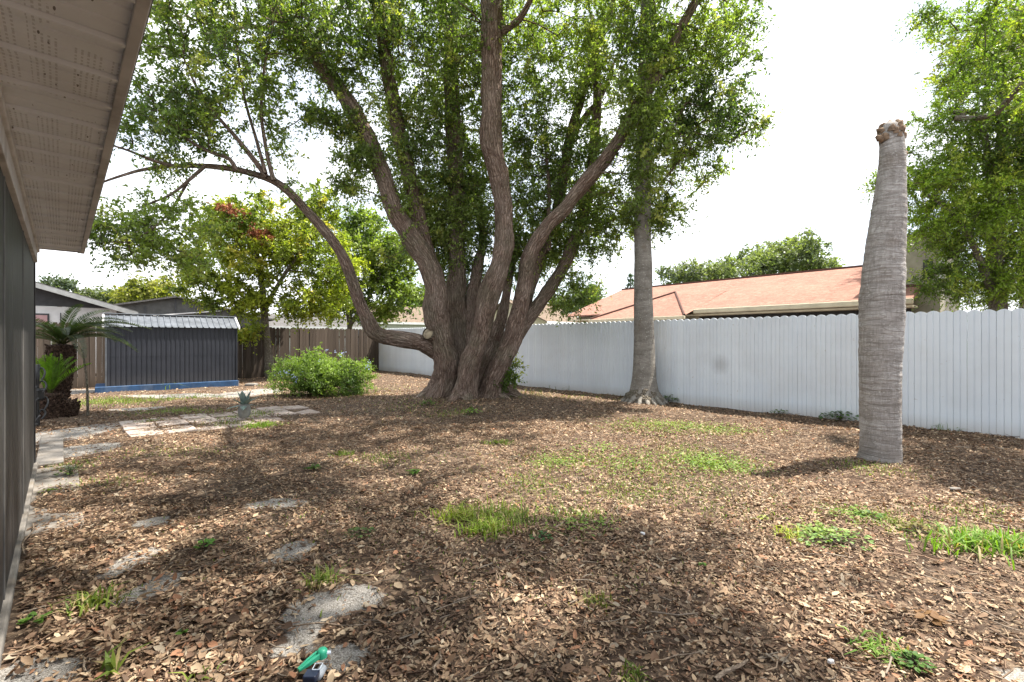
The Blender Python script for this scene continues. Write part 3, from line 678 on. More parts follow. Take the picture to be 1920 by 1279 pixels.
def grow(tree, stems, specs, bark, leafm, colf, r=.34, k=7, m=8, lsz=.085, lw=.46, up=.8, droop=.25, extra=None, mainparts='limb', br=1.0, name0='trunk', world=None):
    sk = []; 
    for (pts, rr) in stems:
        p, q = resample(pts, rr, .3); sk.append(p)
    sk = np.vstack(sk)
    cl = world if world is not None else ell_pts(specs)
    A, par, cnt, n0 = network(sk, None, cl)
    segs = []
    for q, j in par.items():
        r0 = .0045*br*cnt[q]**.42; a, b = A[j], A[q]; mid = (a+b)/2+rnd(1, .06*np.linalg.norm(b-a))[0]+np.array([0, 0, .05*np.linalg.norm(b-a)])
        v, f, c = tube([a, mid, b], [r0*1.25, r0*1.1, r0], 5 if r0 > .012 else 3, .35, cap=False); segs.append((v, f, c))
    V, Fq, CO = join(segs); link('branches', qmesh('branches', V, Fq, co=CO, smooth=True), bark, tree)
    if extra is not None: cl = np.vstack([cl, extra])
    V, cols, tw = spray(cl, r, k, m, lsz, lw, colf, up, droop)
    link('crown', leafmesh('crown', V, cols), leafm, tree)
    link('twigs', prismmesh('twigs', tw[::2]), TWIG, tree)
    return cl
def px_stem(rows, d0, d1, scale=1.0):
    n = len(rows); pts = []; rr = []
    for i, (x, y, w_) in enumerate(rows):
        d = d0+(d1-d0)*i/(n-1); pts.append(P(x, y, d)); rr.append(w_/2/F*d*scale/math.sqrt(1+((x-CX)/F)**2))
    return np.array(pts), np.array(rr)

# ------------------------------------------------------------------ the big tree
bt = empty('big_tree', (TREE[0], TREE[1], 0), 0, label='huge shade tree with several fused brown trunks in the middle of the yard', cat='tree')
bt_off = np.array([TREE[0], TREE[1], 0])
S = {}
S['trunk1'] = px_stem([(824,764,78),(829,742,64),(836,715,56),(838,680,52),(824,620,47),(817,585,50),(818,545,45),(805,500,43),(785,468,42),(760,430,40),(738,390,38),(722,340,36),(703,290,34),(680,240,33),(655,195,32),(615,140,31),(575,90,29),(535,45,26),(500,0,24),(460,-45,20),(400,-100,12)], 11.3, 9.6)
S['trunk2'] = px_stem([(860,745,60),(862,700,48),(862,650,44),(858,600,40),(856,550,38),(857,480,34),(858,400,32),(854,320,32),(850,240,31),(846,160,30),(845,80,28),(845,0,26),(842,-80,20)], 11.6, 11.3)
S['trunk3'] = px_stem([(868,770,78),(872,748,56),(874,728,47),(880,690,44),(893,655,39),(903,620,36),(908,590,39),(917,555,42),(930,520,41),(942,480,40),(946,440,37),(944,380,35),(936,330,37),(925,290,42),(920,258,44),(922,200,41),(921,120,41),(922,40,44),(924,-40,42),(930,-120,34)], 10.8, 9.8)
S['trunk4'] = px_stem([(912,762,74),(920,735,48),(926,710,42),(937,685,40),(949,660,39),(962,630,38),(970,600,36),(975,575,32),(981,545,31),(986,510,31),(993,480,30),(1008,450,28),(1030,420,27),(1061,388,27),(1090,350,27),(1115,322,28),(1145,285,26),(1165,255,26),(1182,220,25),(1205,180,24),(1232,140,23),(1258,95,21),(1278,50,19),(1306,0,17),(1330,-45,13),(1360,-90,8)], 11.1, 9.6)
S['trunk_b'] = px_stem([(897,765,62),(899,735,52),(905,705,40),(915,672,32),(928,640,26)], 11.5, 11.7)
S['limb5'] = px_stem([(958,640,34),(985,604,30),(1007,575,28),(1032,540,26),(1054,505,25),(1073,462,24),(1095,400,23),(1108,330,22),(1115,250,20),(1120,180,18),(1116,110,15),(1110,30,10)], 11.3, 12.2)
S['limb6'] = px_stem([(975,600,24),(1000,520,22),(1018,470,22),(1042,400,21),(1056,330,21),(1068,260,19),(1088,190,18),(1112,115,16),(1138,40,13),(1160,-30,9)], 11.7, 12.4)
S['limb7'] = px_stem([(808,500,34),(795,455,33),(783,400,32),(770,340,31),(755,280,30),(742,220,29),(730,150,28),(718,70,25),(710,0,22),(704,-60,16)], 11.1, 10.4)
S['limb8'] = px_stem([(872,680,30),(876,620,26),(884,560,24),(896,500,22),(905,450,17),(900,400,13),(888,350,10),(872,280,7),(866,210,4)], 11.5, 11.9)
S['limb9'] = px_stem([(900,690,30),(925,640,28),(940,600,24),(948,560,18),(960,500,14),(975,440,10)], 11.7, 12.1)
S['limb10'] = px_stem([(842,668,44),(815,655,40),(790,643,36),(755,637,33),(722,632,32),(700,622,34),(687,596,28),(672,560,25),(655,510,24),(636,468,23),(605,428,22),(570,390,20),(540,358,19),(510,338,18),(470,325,16),(430,316,15),(380,311,13),(320,312,11),(270,318,9),(220,332,7),(170,350,5)], 11.2, 8.6)
S['branch11'] = px_stem([(513,338,11),(503,300,9),(496,262,8),(490,215,7),(492,160,6),(500,100,5),(512,40,4)], 9.2, 9.0)
S['branch12'] = px_stem([(500,332,12),(470,292,11),(440,255,9),(405,215,7),(372,170,6),(345,110,4)], 9.2, 8.6)
S['branch13'] = px_stem([(442,318,11),(430,298,10),(395,285,9),(352,262,7),(310,222,5),(280,180,4)], 9.0, 8.4)
S['branch14'] = px_stem([(385,311,9),(352,340,8),(318,366,6),(275,384,4)], 8.9, 8.4)
S['branch15'] = px_stem([(352,341,7),(322,392,6),(285,430,4),(240,455,3)], 8.8, 8.5)
S['branch16'] = px_stem([(325,312,9),(285,300,8),(240,282,6),(195,268,4)], 8.8, 8.2)
S['branch17'] = px_stem([(560,75,12),(510,55,10),(465,50,9),(415,52,6),(370,40,4)], 9.7, 9.0)
S['branch18'] = px_stem([(498,325,9),(480,260,7),(460,190,6),(448,120,5),(440,40,4)], 9.1, 9.3)
S['branch19'] = px_stem([(942,60,14),(975,35,13),(1000,-10,10)], 9.9, 9.6)
S['branch20'] = px_stem([(1075,250,13),(1100,215,12),(1128,180,10),(1150,120,7)], 12.3, 12.4)
S['branch21'] = px_stem([(1165,262,9),(1200,212,8),(1240,225,6),(1290,262,4)], 10.4, 10.2)
S['branch22'] = px_stem([(1030,470,10),(1028,420,9),(1030,360,8),(1025,300,6)], 11.6, 11.6)
# boughs reaching over the open yard above the frame
S['bough23'] = (np.array([P(922,-100,9.8), (0.6, 8.4, 10.2), (2.0, 6.8, 10.6), (3.2, 5.4, 10.2)]), np.array([.11, .08, .05, .03]))
S['bough24'] = (np.array([P(500,0,9.8), (-4.2, 8.0, 9.0), (-3.4, 6.0, 9.3), (-1.8, 4.4, 9.0), (0.0, 3.6, 8.4)]), np.array([.09, .06, .045, .035, .02]))
TR = bt_off
trunks = []
for k_, (p, r) in S.items():
    nm_ = 'trunk' if 'trunk' in k_ else ('limb' if 'limb' in k_ or 'bough' in k_ else 'branch')
    thick = r.max() > .09
    r = r*(.80 if k_ == 'bough23' or k_ == 'bough24' else .93)
    if k_ == 'limb10': r = r*np.linspace(1, .86, len(r))
    if nm_ == 'trunk':
        p = p.copy(); p[0][2] = -.12
    v, f, c = tube(p, r, 40 if nm_ == 'trunk' else (24 if thick else 9), .07 if nm_ == 'trunk' else .10, lump=.20 if thick else .12, lumpf=2.2, flute=.06 if nm_ == 'trunk' else .03)
    link(nm_, qmesh(nm_, v-TR, f, co=c, smooth=True), BARK, bt)
# root flares
for (x, y, d, dx, dy) in [(820,742,11.3,-.45,-.15),(868,752,10.8,-.25,-.55),(872,752,10.8,.15,-.5),(918,745,11.1,.5,-.3),(930,735,11.2,.7,.2),(850,745,11.2,-.4,.3)]:
    b0 = np.array([(x-CX)/F*d, d, .42]); b1 = b0+np.array([dx*.45, dy*.45, -.26]); b2 = b0+np.array([dx, dy, -.44]); b3 = b0+np.array([dx*1.5, dy*1.5, -.52])
    v, f, c = tube([b0, b1, b2, b3], [.16, .13, .08, .03], 16, .07, lump=.3, flute=.08); link('root', qmesh('root', v-TR, f, co=c, smooth=True), BARK, bt)
# sawn limb stub with a pale cut face
a0 = P(836, 650, 11.15); a1 = P(815, 634, 10.95); a2 = P(803, 625, 10.75)
v, f, c = tube([a0, a1, a2], [.17, .15, .145], 24, .05, lump=.16, cap=False); link('cut_limb', qmesh('cut_limb', v-TR, f, co=c, smooth=True), BARK, bt)
g = NG('sawn_wood'); oo = g.obj(); rr_ = g.n('TexNoise', None, 0, Vector=oo, Scale=8.0)
SAWN = g.finish(g.ramp(rr_, [(.35, (.14, .11, .075)), (.6, (.34, .285, .20))]), .9, g.bump(rr_, .5, .01), .1)
axd = unit((a2-a1)[None])[0]; v, f, c = tube([a2-axd*.02, a2+axd*.004], [.143, .138], 24, .05)
cf = link('cut_face', qmesh('cut_face', v-TR, f, co=c), SAWN, bt)
v, f, c = tube([a2-axd*.03, a2+axd*.02], [.16, .155], 24, .02, lump=.1, cap=False); link('callus_ring', qmesh('callus_ring', v-TR, f, co=c, smooth=True), BARK2, bt)
sp = [(400,120,8.8,160,110,1.2,95),(330,230,8.6,110,90,1.0,70),(300,415,8.8,120,55,.9,42),(500,230,9.2,60,80,.7,16),(430,20,9,180,60,1.5,60),(245,462,8.8,80,36,.7,24),(340,480,8.8,50,30,.7,14),
      (600,60,9.5,110,80,1.5,80),(605,218,9.6,34,16,.3,16),(650,250,9.9,30,18,.3,12),(668,300,9.9,40,26,.4,20),(655,352,9.9,34,14,.3,13),
      (800,80,10.5,170,110,2,210),(790,260,10.8,85,120,1.0,90),(850,400,11.5,95,95,.8,190),(850,520,11.9,55,40,.3,26),(960,470,11.9,45,60,.3,34),(905,300,11.9,60,120,.5,60),(800,450,11.6,50,55,.5,34),(1000,100,11.2,150,130,1.8,190),(1030,290,11.8,110,110,1.0,140),(1000,420,12,85,80,.8,105),(1040,480,12.2,50,50,.5,26),(1210,190,9.5,55,170,.35,60),(1205,330,9.6,40,60,.3,12),
      (1200,90,10.8,160,110,2,170),(1320,150,10.5,95,140,1.4,110),(1280,280,10.8,115,85,1.3,95),(1375,50,10.5,50,50,1,26),(1395,230,10.5,45,30,.6,14),(1170,390,11.2,110,60,1.1,80),(1235,400,11,50,40,.8,18),(1095,455,11.6,80,55,.8,44),(1062,550,11.6,34,45,.3,20),(1100,540,11.9,30,30,.4,10),
      (955,690,11.4,24,42,.15,9),(725,480,10.9,14,14,.2,2)]
wc = []  # mostly unseen crown clumps, placed and thinned to dapple shade on the ground
for (cx, cy, cz, rx, ry, rz_, n_) in [(-1, 10.8, 10.8, 6, 4.2, 1.5, 380), (2.2, 8.2, 9.3, 2.6, 2.8, 1.1, 500), (4.6, 4.0, 8.7, 1.4, 1.4, .9, 210), (1.6, 4.9, 8.6, 2.1, 1.8, .9, 370), (-2.2, 6.2, 9.0, 2.2, 2.4, 1.0, 280), (-5.2, 8.6, 8.8, 2.2, 2.2, 1.0, 110), (2.8, 2.4, 7.6, 1.4, 1.2, .7, 190)]:
    q = unit(rnd(n_))*(R.random((n_, 1))**.42); q = np.array([cx, cy, cz])+q*np.array([rx, ry, rz_])
    q = q[[mnoise.noise(Vector((p_[0]*1.15, p_[1]*1.15, 3.0))) > -.13 for p_ in q]]; wc.append(q)
wc = np.vstack(wc)
# epicormic sprouts hugging the stems
ex = []
for key, t0, t1, n_, off_ in [('trunk1', .38, .95, 110, .22), ('limb7', .1, 1, 120, .22), ('trunk2', .27, 1, 130, .22), ('limb5', .35, 1, 70, .22), ('limb6', .1, 1, 80, .22), ('trunk4', .55, 1, 22, .2), ('limb8', .2, 1, 34, .18), ('limb10', .45, .95, 10, .1), ('trunk3', .62, .95, 10, .25)]:
    p, r = resample(*S[key], .1); ii = (t0+(t1-t0)*R.random(n_))*(len(p)-1)
    back = np.array([0, .12, 0]) if key != 'trunk1' else np.array([0, -.02, 0])
    ex.append(p[ii.astype(int)]+rnd(n_, off_)+back)
ex = np.vstack(ex)
stems = [(p, r) for k_, (p, r) in S.items()]
gcol_ = greens((.080, .130, .045), (.25, .325, .090), (.35, .38, .12), .12)
def grow_at(tree, off, stems, clumps, extra, **kw):
    return grow(tree, [(p-off, r) for p, r in stems], None, kw.pop('bark'), kw.pop('leafm'), kw.pop('colf'), world=clumps-off, extra=None if extra is None else extra-off, **kw)
grow_at(bt, TR, stems, np.vstack([ell_pts(sp, 1.5), wc]), ex, bark=BARK, leafm=LEAF, colf=gcol_, r=.38, k=7, m=9, lsz=.086, lw=.46)

# ------------------------------------------------------------------ other trees
def simple_tree(name, label, base, stems, specs, colf, bark=BARK2, leafm=LEAF2, group=None, **kw):
    e = empty(name, tuple(base), 0, label=label, cat='tree', group=group); off = np.array(base, float)
    for (p, r) in stems:
        v, f, c = tube(p, r, 14, .15, lump=.15, lumpf=1.5); link('trunk', qmesh('trunk', v-off, f, co=c, smooth=True), bark, e)
    grow_at(e, off, stems, ell_pts(specs, kw.pop('mul', 1.35)), None, bark=bark, leafm=leafm, colf=colf, **kw); return e
b = G(507, 708); b[2] = 0
simple_tree('fence_tree', 'bright yellow green leafy tree with a slim pale trunk in front of the brown fence', b,
    [(np.array([b+[0, 0, -.1], P(503, 660, 17.6), P(497, 600, 17.6), P(492, 540, 17.6), P(480, 470, 17.6), P(470, 400, 17.6)]), np.array([.20, .14, .12, .11, .09, .05])),
     (np.array([P(495, 580, 17.6), P(530, 520, 17.4), P(575, 450, 17.6), P(600, 380, 17.8)]), np.array([.09, .07, .05, .03]))],
    [(440,480,17.6,100,65,1.6,90),(395,540,17.2,60,40,1.0,36),(500,420,17.8,100,60,1.6,76),(560,470,17.6,90,80,1.5,100),(600,380,18.0,40,50,.8,26),(470,560,17.2,60,35,.8,34),(580,570,17.4,60,35,1,36),(470,625,17.2,30,20,.3,8),(420,420,17.5,60,40,1,26),(640,520,17.8,50,60,1,34)],
    greens((.10, .15, .03), (.34, .38, .05), (.42, .38, .08), .08), r=.44, k=9, m=9, lsz=.12, lw=.62)
e = bpy.data.objects['fence_tree']
V, cols, tw = spray(np.vstack([ell_pts([(432,402,16.6,28,14,.4,7)]), ell_pts([(488,437,16.6,24,10,.3,6)])])-b, .35, 7, 8, .13, .55, greens((.20, .07, .04), (.27, .12, .06)))
link('dead_leaves', leafmesh('dead_leaves', V, cols), DRY, e)
b = G(655, 690)*1.06; b[2] = 0
simple_tree('back_tree', 'round green tree beyond the corner of the brown fence, left of the big trunks', b,
    [(np.array([b, P(655, 600, 24), P(645, 540, 24), P(640, 470, 24)]), np.array([.16, .13, .12, .06])), (np.array([P(656, 610, 24), P(690, 560, 24), P(720, 500, 24)]), np.array([.13, .09, .05]))],
    [(690,480,24,80,75,2,110),(735,540,24,55,55,1.6,60),(670,420,24.4,50,35,1.4,30),(640,560,24,45,40,1.2,34),(700,590,23.6,40,22,1,16),(745,470,24,40,35,1,24)],
    greens((.075, .125, .03), (.26, .33, .06)), r=.6, k=9, m=9, lsz=.16, lw=.62)
b = np.array([11.4, 10.9, 0])
simple_tree('feathery_tree', 'vivid green feathery leaved tree hanging over the white fence behind the palm stump', b,
    [(np.array([b, b+[-.1, 0, 2], b+[-.4, -.2, 4], b+[-.3, -.3, 6.5], b+[0, 0, 8.5]]), np.array([.2, .17, .13, .09, .05])),
     (np.array([b+[-.1, 0, 2.2], P(1810, 430, 10.3), P(1760, 380, 10.2)]), np.array([.09, .05, .015])), (np.array([b+[-.4, -.2, 4.2], P(1840, 230, 10.5), P(1790, 210, 10.4)]), np.array([.08, .05, .015]))],
    [(1840,250,10.6,130,100,1.4,150),(1790,400,10.6,95,95,1.0,130),(1880,420,10.8,110,120,1.2,140),(1740,330,10.3,50,40,.6,26),(1870,530,10.8,90,45,.8,60),(1775,530,10.6,55,40,.6,26),(1650,350,10.4,26,26,.4,8),(1880,130,10.8,100,60,1.3,60),(1745,30,10.4,36,22,.4,9),(1840,40,10.8,90,45,1,30),(1950,300,10.8,90,200,1.5,120),(2100,-20,6.6,170,170,1.7,120),(2240,-60,5.2,150,120,1.2,80)],  # nearest lobes unseen, added off frame to shade the ground and palm stump
    greens((.060, .105, .028), (.25, .36, .050), (.34, .40, .08), .12), r=.42, k=9, m=12, lsz=.075, lw=.42, up=1.4, droop=.35)
simple_tree('yellow_green_tree', 'olive yellow tree crown rising at the upper edge behind the feathery tree', (17, 15.5, 0),
    [(np.array([(17, 15.5, 0), (17, 15.5, 5), (16.6, 15.4, 9)]), np.array([.2, .17, .08]))],
    [(1850,110,16,90,70,1.6,90),(1900,60,16,70,50,1.5,50)], greens((.11, .135, .025), (.24, .25, .05)), r=.5, k=7, m=8, lsz=.12, lw=.5)
for (nm_, lb, px_, py_, d_, sp_, cf_) in [
    ('oak_tree', 'broad hazy green oak crown rising above the middle of the red roof', 1450, 520, 46, [(1430,500,46,90,32,4,110),(1480,475,46,60,38,4,100),(1530,505,46,45,22,3,40)], greens((.09, .12, .06), (.21, .25, .12))),  # distance haze put into the oak greens above the roof, lighter and greyer
    ('oak_tree', 'lower grey green oak crown above the left part of the red roof', 1290, 530, 50, [(1290,515,50,55,22,3,60),(1345,510,50,40,20,3,36)], greens((.10, .125, .08), (.20, .23, .14))),
    ('oak_tree', 'dark far oak seen just left of the red roof gable', 1110, 600, 40, [(1105,555,40,32,22,2,40),(1060,575,40,30,20,2,22)], greens((.05, .08, .03), (.13, .17, .05))),
    ('leafy_tree', 'yellowish crown above the grey roof, left of the bright fence tree', 295, 570, 38, [(292,548,38,45,26,3,80),(250,560,38,30,14,2,24)], greens((.10, .125, .03), (.26, .26, .06))),
    ('pine_tree', 'wispy flat topped dark pine above the white gable house', 112, 575, 60, [(112,530,60,28,9,2,22),(95,540,60,14,6,2,8)], greens((.05, .07, .05), (.09, .12, .08))),
    ('far_tree', 'pale green tree line peeking over the end of the white house roof', 195, 580, 62, [(180,558,62,50,12,3,50),(230,562,62,30,12,3,30)], greens((.08, .10, .06), (.15, .18, .09))),
    ('far_tree', 'soft green tree seen between the trunks and the brown fence corner', 780, 600, 60, [(790,560,60,50,22,3,60),(850,570,60,50,20,3,40)], greens((.08, .11, .04), (.20, .23, .07)))]:
    bb = P(px_, py_, d_); bb[2] = 0; c0_ = P(sp_[0][0], sp_[0][1], d_)
    simple_tree(nm_, lb, bb, [(np.array([bb, bb*.5+c0_*.5, c0_]), np.array([.4, .3, .12]))], sp_, cf_, r=.022*d_, k=6, m=8, lsz=.0052*d_+.05, lw=.6, br=2)
e = empty('norfolk_pine', tuple(P(1182, 600, 48)*[1, 1, 0]), 0, label='small dark conical pine just left of the tall palm trunk, above the red roof', cat='tree')
v, f, c = tube([(0, 0, 0), (0, 0, 4), (0, 0, 8.4)], [.2, .15, .03], 8, .5); link('trunk', qmesh('trunk', v, f, co=c), BARK2, e)
cc_ = []
for z in np.arange(3.5, 8.4, .45):
    for a in range(6): rr2 = (8.6-z)*.22; cc_.append((math.cos(a*1.05+z)*rr2, math.sin(a*1.05+z)*rr2, z))
V, cols, tw = spray(np.array(cc_), .3, 6, 8, .18, .35, greens((.03, .06, .03), (.06, .10, .05))); link('crown', leafmesh('crown', V, cols), LEAF2, e)

# ------------------------------------------------------------------ palm stump and tall palm trunk
sb = G(1650, 862); so_ = sb.copy(); so_[2] = 0
ps_ = empty('palm_stump', tuple(so_), 0, label='thick ringed grey palm trunk with its top cut off, standing before the white fence', cat='dead palm')
rows = [(1646,880,96),(1648,862,86),(1650,845,82),(1651,800,80),(1650,740,80),(1650,680,84),(1652,620,87),(1654,560,88),(1657,500,84),(1662,440,75),(1668,380,65),(1672,320,56),(1673,275,50),(1671,258,50),(1669,245,45),(1668,236,36),(1668,230,20)]
p, r = px_stem(rows, sb[1], sb[1]); 
off_r = random.random()
def ringp(L_, th):
    a = mnoise.noise(Vector((L_*9, 3.1, 0)))*.022+mnoise.noise(Vector((L_*22, 7.1, 0)))*.012
    return a+.008*np.sin(th*5+L_*4)+.006*np.sin(th*11-L_*9)+.006*np.sin(L_*60+2*np.sin(th*2+L_))
v, f, c = tube(p, r, 64, .018, lump=.05, lumpf=2.5, ring=ringp); link('trunk', qmesh('trunk', v-so_, f, co=c, smooth=True), PALM, ps_)
tp = P(1670, 250, sb[1])-so_
FIB = m_plain('frayed_fibre', (.24, .17, .12), .95, .3, 20, .1, bump=.6)
for i in range(46):
    a = R.uniform(0, 2*np.pi); z0 = tp[2]+R.uniform(-.09, .12); rr2 = .118-.5*max(0, z0-tp[2]-.02)
    q0 = np.array([tp[0]+math.cos(a)*rr2*.85, tp[1]+math.sin(a)*rr2*.85, z0]); q1 = q0+np.array([math.cos(a)*R.uniform(.01, .05), math.sin(a)*.035, R.uniform(.02, .07)])
    v, f, c = tube([q0, (q0+q1)/2+[0, 0, .01], q1], [R.uniform(.025, .045), .028, .010], 7, .05, lump=.5); link('fibre_scale', qmesh('fibre_scale', v, f, co=c), FIB, ps_)
for (px_, py_) in ((1648, 258), (1697, 288)):
    q = P(px_, py_, sb[1]-.03)-so_; dx = -.05 if px_ < 1660 else .03
    v, f, c = tube([q-[dx, 0, .02], q, q+[dx*.6, 0, .015]], [.035, .035, .018], 8, .03, lump=.3); link('knob', qmesh('knob', v, f, co=c, smooth=True), FIB, ps_)
tb = G(1208, 752); tb[2] = 0
tpm = empty('tall_palm', tuple(tb), 0, label='tall smooth grey palm trunk with a flared root base beside the white fence', cat='palm')
D_ = tb[1]; rows = [(1208,775,84),(1208,752,74),(1208,735,56),(1208,710,46),(1208,680,42),(1208,640,39),(1207,600,37),(1206,560,35),(1206,500,34),(1205,440,32),(1205,380,31),(1206,300,29),(1208,220,28),(1210,140,27),(1212,60,26),(1214,-20,25),(1215,-110,24)]
p, r = px_stem(rows, D_, D_); v, f, c = tube(p, r, 40, .06, lump=.035, lumpf=1.5, ring=lambda L_, th: .006*np.sin(L_*2*np.pi/.11)); link('trunk', qmesh('trunk', v-tb, f, co=c, smooth=True), PALM2, tpm)
for i in range(18):
    a = i*2*np.pi/18+R.uniform(-.12, .12); l_ = R.uniform(.42, .60); r0 = .30
    q = [np.array([math.cos(a)*.22, math.sin(a)*.22, .34]), np.array([math.cos(a)*r0, math.sin(a)*r0, .16]), np.array([math.cos(a)*l_*.85, math.sin(a)*l_*.85, .03]), np.array([math.cos(a)*l_*1.1, math.sin(a)*l_*1.1, -.05])]
    v, f, c = tube(q, [.05, .06, .055, .03], 8, .05, lump=.35); link('root', qmesh('root', v, f, co=c, smooth=True), PALM2, tpm)
mb_root = tube([(0, 0, -.1), (0, 0, .06), (0, 0, .22), (0, 0, .36)], [.50, .44, .33, .25], 30, .05, lump=.28, lumpf=6)
link('root_mound', qmesh('root_mound', mb_root[0], mb_root[1], co=mb_root[2], smooth=True), BARK2, tpm)

# ------------------------------------------------------------------ fronds, sago palm
def frond_mesh(Ln, droop, nl=50, lw=.016, ll=.135, col0=(.022, .038, .018), col1=(.055, .08, .035), vee=.5, rise=.6):
    """arching frond in local xz starting at origin towards +x"""
    t = np.linspace(0, 1, 14); x = Ln*t*np.cos(rise*(1-t)*.9)*1.0; z = Ln*(rise*t-droop*t**2.1); y = 0*t
    p = np.stack([x, y, z], -1); v, f, c = tube(p, np.linspace(.012, .003, 14), 5, .08)
    cols = [np.tile(np.array([[.10, .11, .04]]), (len(v), 1))]; VV = [v]; FF = [f]; b = len(v)
    tt_ = np.linspace(.14, 1.0, nl); pts = np.stack([np.interp(tt_, t, x), 0*tt_, np.interp(tt_, t, z)], -1); tg = unit(np.gradient(pts, axis=0))
    for sgn in (-1, 1):
        L1 = ll*np.sin(np.pi*np.clip(tt_*.92+.06, 0, 1))**.5*R.uniform(.9, 1.05, nl)
        ax = unit(tg*.55+np.array([0, sgn*1.0, 0])+np.array([0, 0, vee])*1+rnd(nl, .05)); nrm = unit(np.cross(ax, tg))*sgn
        q = leafgeo(pts+ax*(L1/2)[:, None], ax, nrm, L1, np.full(nl, lw), np.full(nl, .1), six=True)
        VV.append(q.reshape(-1, 3)); FF.append((F6[None]+(np.arange(nl)*6)[:, None, None]).reshape(-1, 4)+b); b += nl*6
        k = R.random((nl, 1)); cols.append(np.repeat(np.array(col0)*(1-k)+np.array(col1)*k, 6, axis=0))
    return qmesh('frond', np.vstack(VV), np.vstack(FF), col=np.vstack(cols))
def fronds(parent, meshes, top, n, el0, el1, sc=1.0, mat=LEAF):
    for i in range(n):
        o = link('frond', meshes[i % len(meshes)], mat, parent); o.location = tuple(top)
        o.rotation_euler = (random.uniform(-.2, .2), -random.uniform(el0, el1), i*2.39996+random.uniform(-.15, .15)); o.scale = (sc*random.uniform(.85, 1.1),)*3
def scaly_trunk(name, parent, p, r, mat, n=160, base=(0, 0, 0)):
    v, f, c = tube(p, r, 24, .04, lump=.12); link(name, qmesh(name, v, f, co=c, smooth=True), mat, parent)
    P_, R_ = resample(p, r, .02); segs = []
    for k in range(n):
        i = int(k/n*(len(P_)-1)); a = k*2.39996; rr2 = R_[i]; q0 = P_[i]+np.array([math.cos(a), math.sin(a), 0])*rr2*.9; q1 = q0+np.array([math.cos(a)*.055, math.sin(a)*.055, .05])
        segs.append(tube([q0, (q0+q1)/2+[0, 0, -.008], q1], [.03, .026, .010], 5, .05))
    V, Fq, CO = join(segs); link('leaf_base', qmesh('leaf_base', V, Fq, co=CO), mat, parent, kind='stuff')
SAGO = m_bark('sago_bark', (.075, .045, .033), (.018, .012, .010), (.13, .085, .06), sc=(20, 20, 14))
sgb = G(106, 776); sgb[2] = 0
sg = empty('sago_palm', tuple(sgb), 0, label='dark green sago palm with a shaggy brown trunk between the grey house and the shed', cat='sago palm')
topz = 1.4-(648-HY)/F*sgb[1]
scaly_trunk('trunk', sg, np.array([(0.02, 0, -.1), (0.0, 0, .3), (.06, 0, .7), (.1, 0, topz)]), np.array([.20, .165, .165, .195]), SAGO, 200)
fm = [frond_mesh(1.12, .75), frond_mesh(1.2, .95), frond_mesh(1.0, .55)]
fronds(sg, fm, (.1, 0, topz), 19, -.05, .8)
for az, el, sc_ in ((.15, .05, 1.15), (-.25, .2, 1.2), (.5, .45, 1.1), (-.6, .0, 1.2), (.05, .35, 1.15)):
    o = link('frond', fm[0], LEAF, sg); o.location = (.1, 0, topz); o.rotation_euler = (0, -el, az); o.scale = (sc_,)*3
pb = G(92, 783); pb[2] = 0
pp_ = empty('young_sago', tuple(pb), 0, label='small bright green young sago in front of the dark sago trunk', cat='sago palm')
scaly_trunk('trunk', pp_, np.array([(0, 0, -.1), (0, 0, .25), (.02, 0, .42)]), np.array([.24, .21, .15]), SAGO, 90)
fm2 = [frond_mesh(.55, .18, 26, .014, .13, (.10, .20, .015), (.17, .31, .03), .55, .9), frond_mesh(.62, .3, 26, .014, .13, (.10, .20, .015), (.15, .28, .03), .5, .8)]
fronds(pp_, fm2, (.02, -.02, .42), 20, .3, 1.3, 1.0, LEAF2)
o = link('frond', fm2[1], LEAF2, pp_); o.location = (.02, 0, .42); o.rotation_euler = (0, -.25, .2); o.scale = (1.2,)*3
kb = G(125, 780); kb[2] = 0
kk = empty('sago_bulb', tuple(kb), 0, label='round shaggy brown sago offset without leaves at the foot of the dark sago palm', cat='plant')
scaly_trunk('bulb', kk, np.array([(0, 0, -.05), (0, 0, .1), (.03, 0, .22), (.03, 0, .3)]), np.array([.11, .15, .13, .06]), SAGO, 60)
# support stick
s0 = G(165, 779); s0[2] = 0; s1 = P(154, 652, s0[1]-.2)
v, f, c = tube([s0-[0, 0, .05]-s0, (s0*.5+s1*.5)+[.03, 0, 0]-s0, s1-s0], [.022, .018, .014], 9, .1, lump=.2)
tag(link('leaning_stick', qmesh('leaning_stick', v, f, co=c, smooth=True), BARK2), 'thin pale grey stick standing upright beside the sago palm', 'stick').location = tuple(s0)
# black hose coiled by the corner of the house
RUB = m_plain('black_rubber', (.018, .018, .02), .4, .1, spec=.5)
hb = G(72, 800); hb[2] = 0; rootL = empty('garden_hose', tuple(hb), 0, label='black hose coils hanging beside the far corner of the grey house', cat='hose')
def loop(cx, cz, r_, n=22, w_=.1):
    return np.array([(cx+math.cos(a)*r_*.5+.02*math.sin(3*a), math.sin(a)*w_, cz+math.sin(a)*r_) for a in np.linspace(0, 2*np.pi*.93, n)])
for (cx, cz, r_) in ((-.02, .12, .14), (.0, .28, .2), (-.05, .75, .2), (-.02, .55, .18)):
    v, f, c = tube(loop(cx, cz, r_), np.full(22, .013), 7, .04); link('coil', qmesh('coil', v, f, co=c, smooth=True), RUB, rootL)
v, f, c = tube([(-.06, .05, 0), (-.08, .05, .5), (-.06, .05, 1.0)], [.03, .03, .03], 8, .2); link('stand', qmesh('stand', v, f, co=c, smooth=True), RUB, rootL)
MB().box(-.14, .04, -.08, .08, .42, .62).build('reel_box', RUB, rootL, bevel=.03)

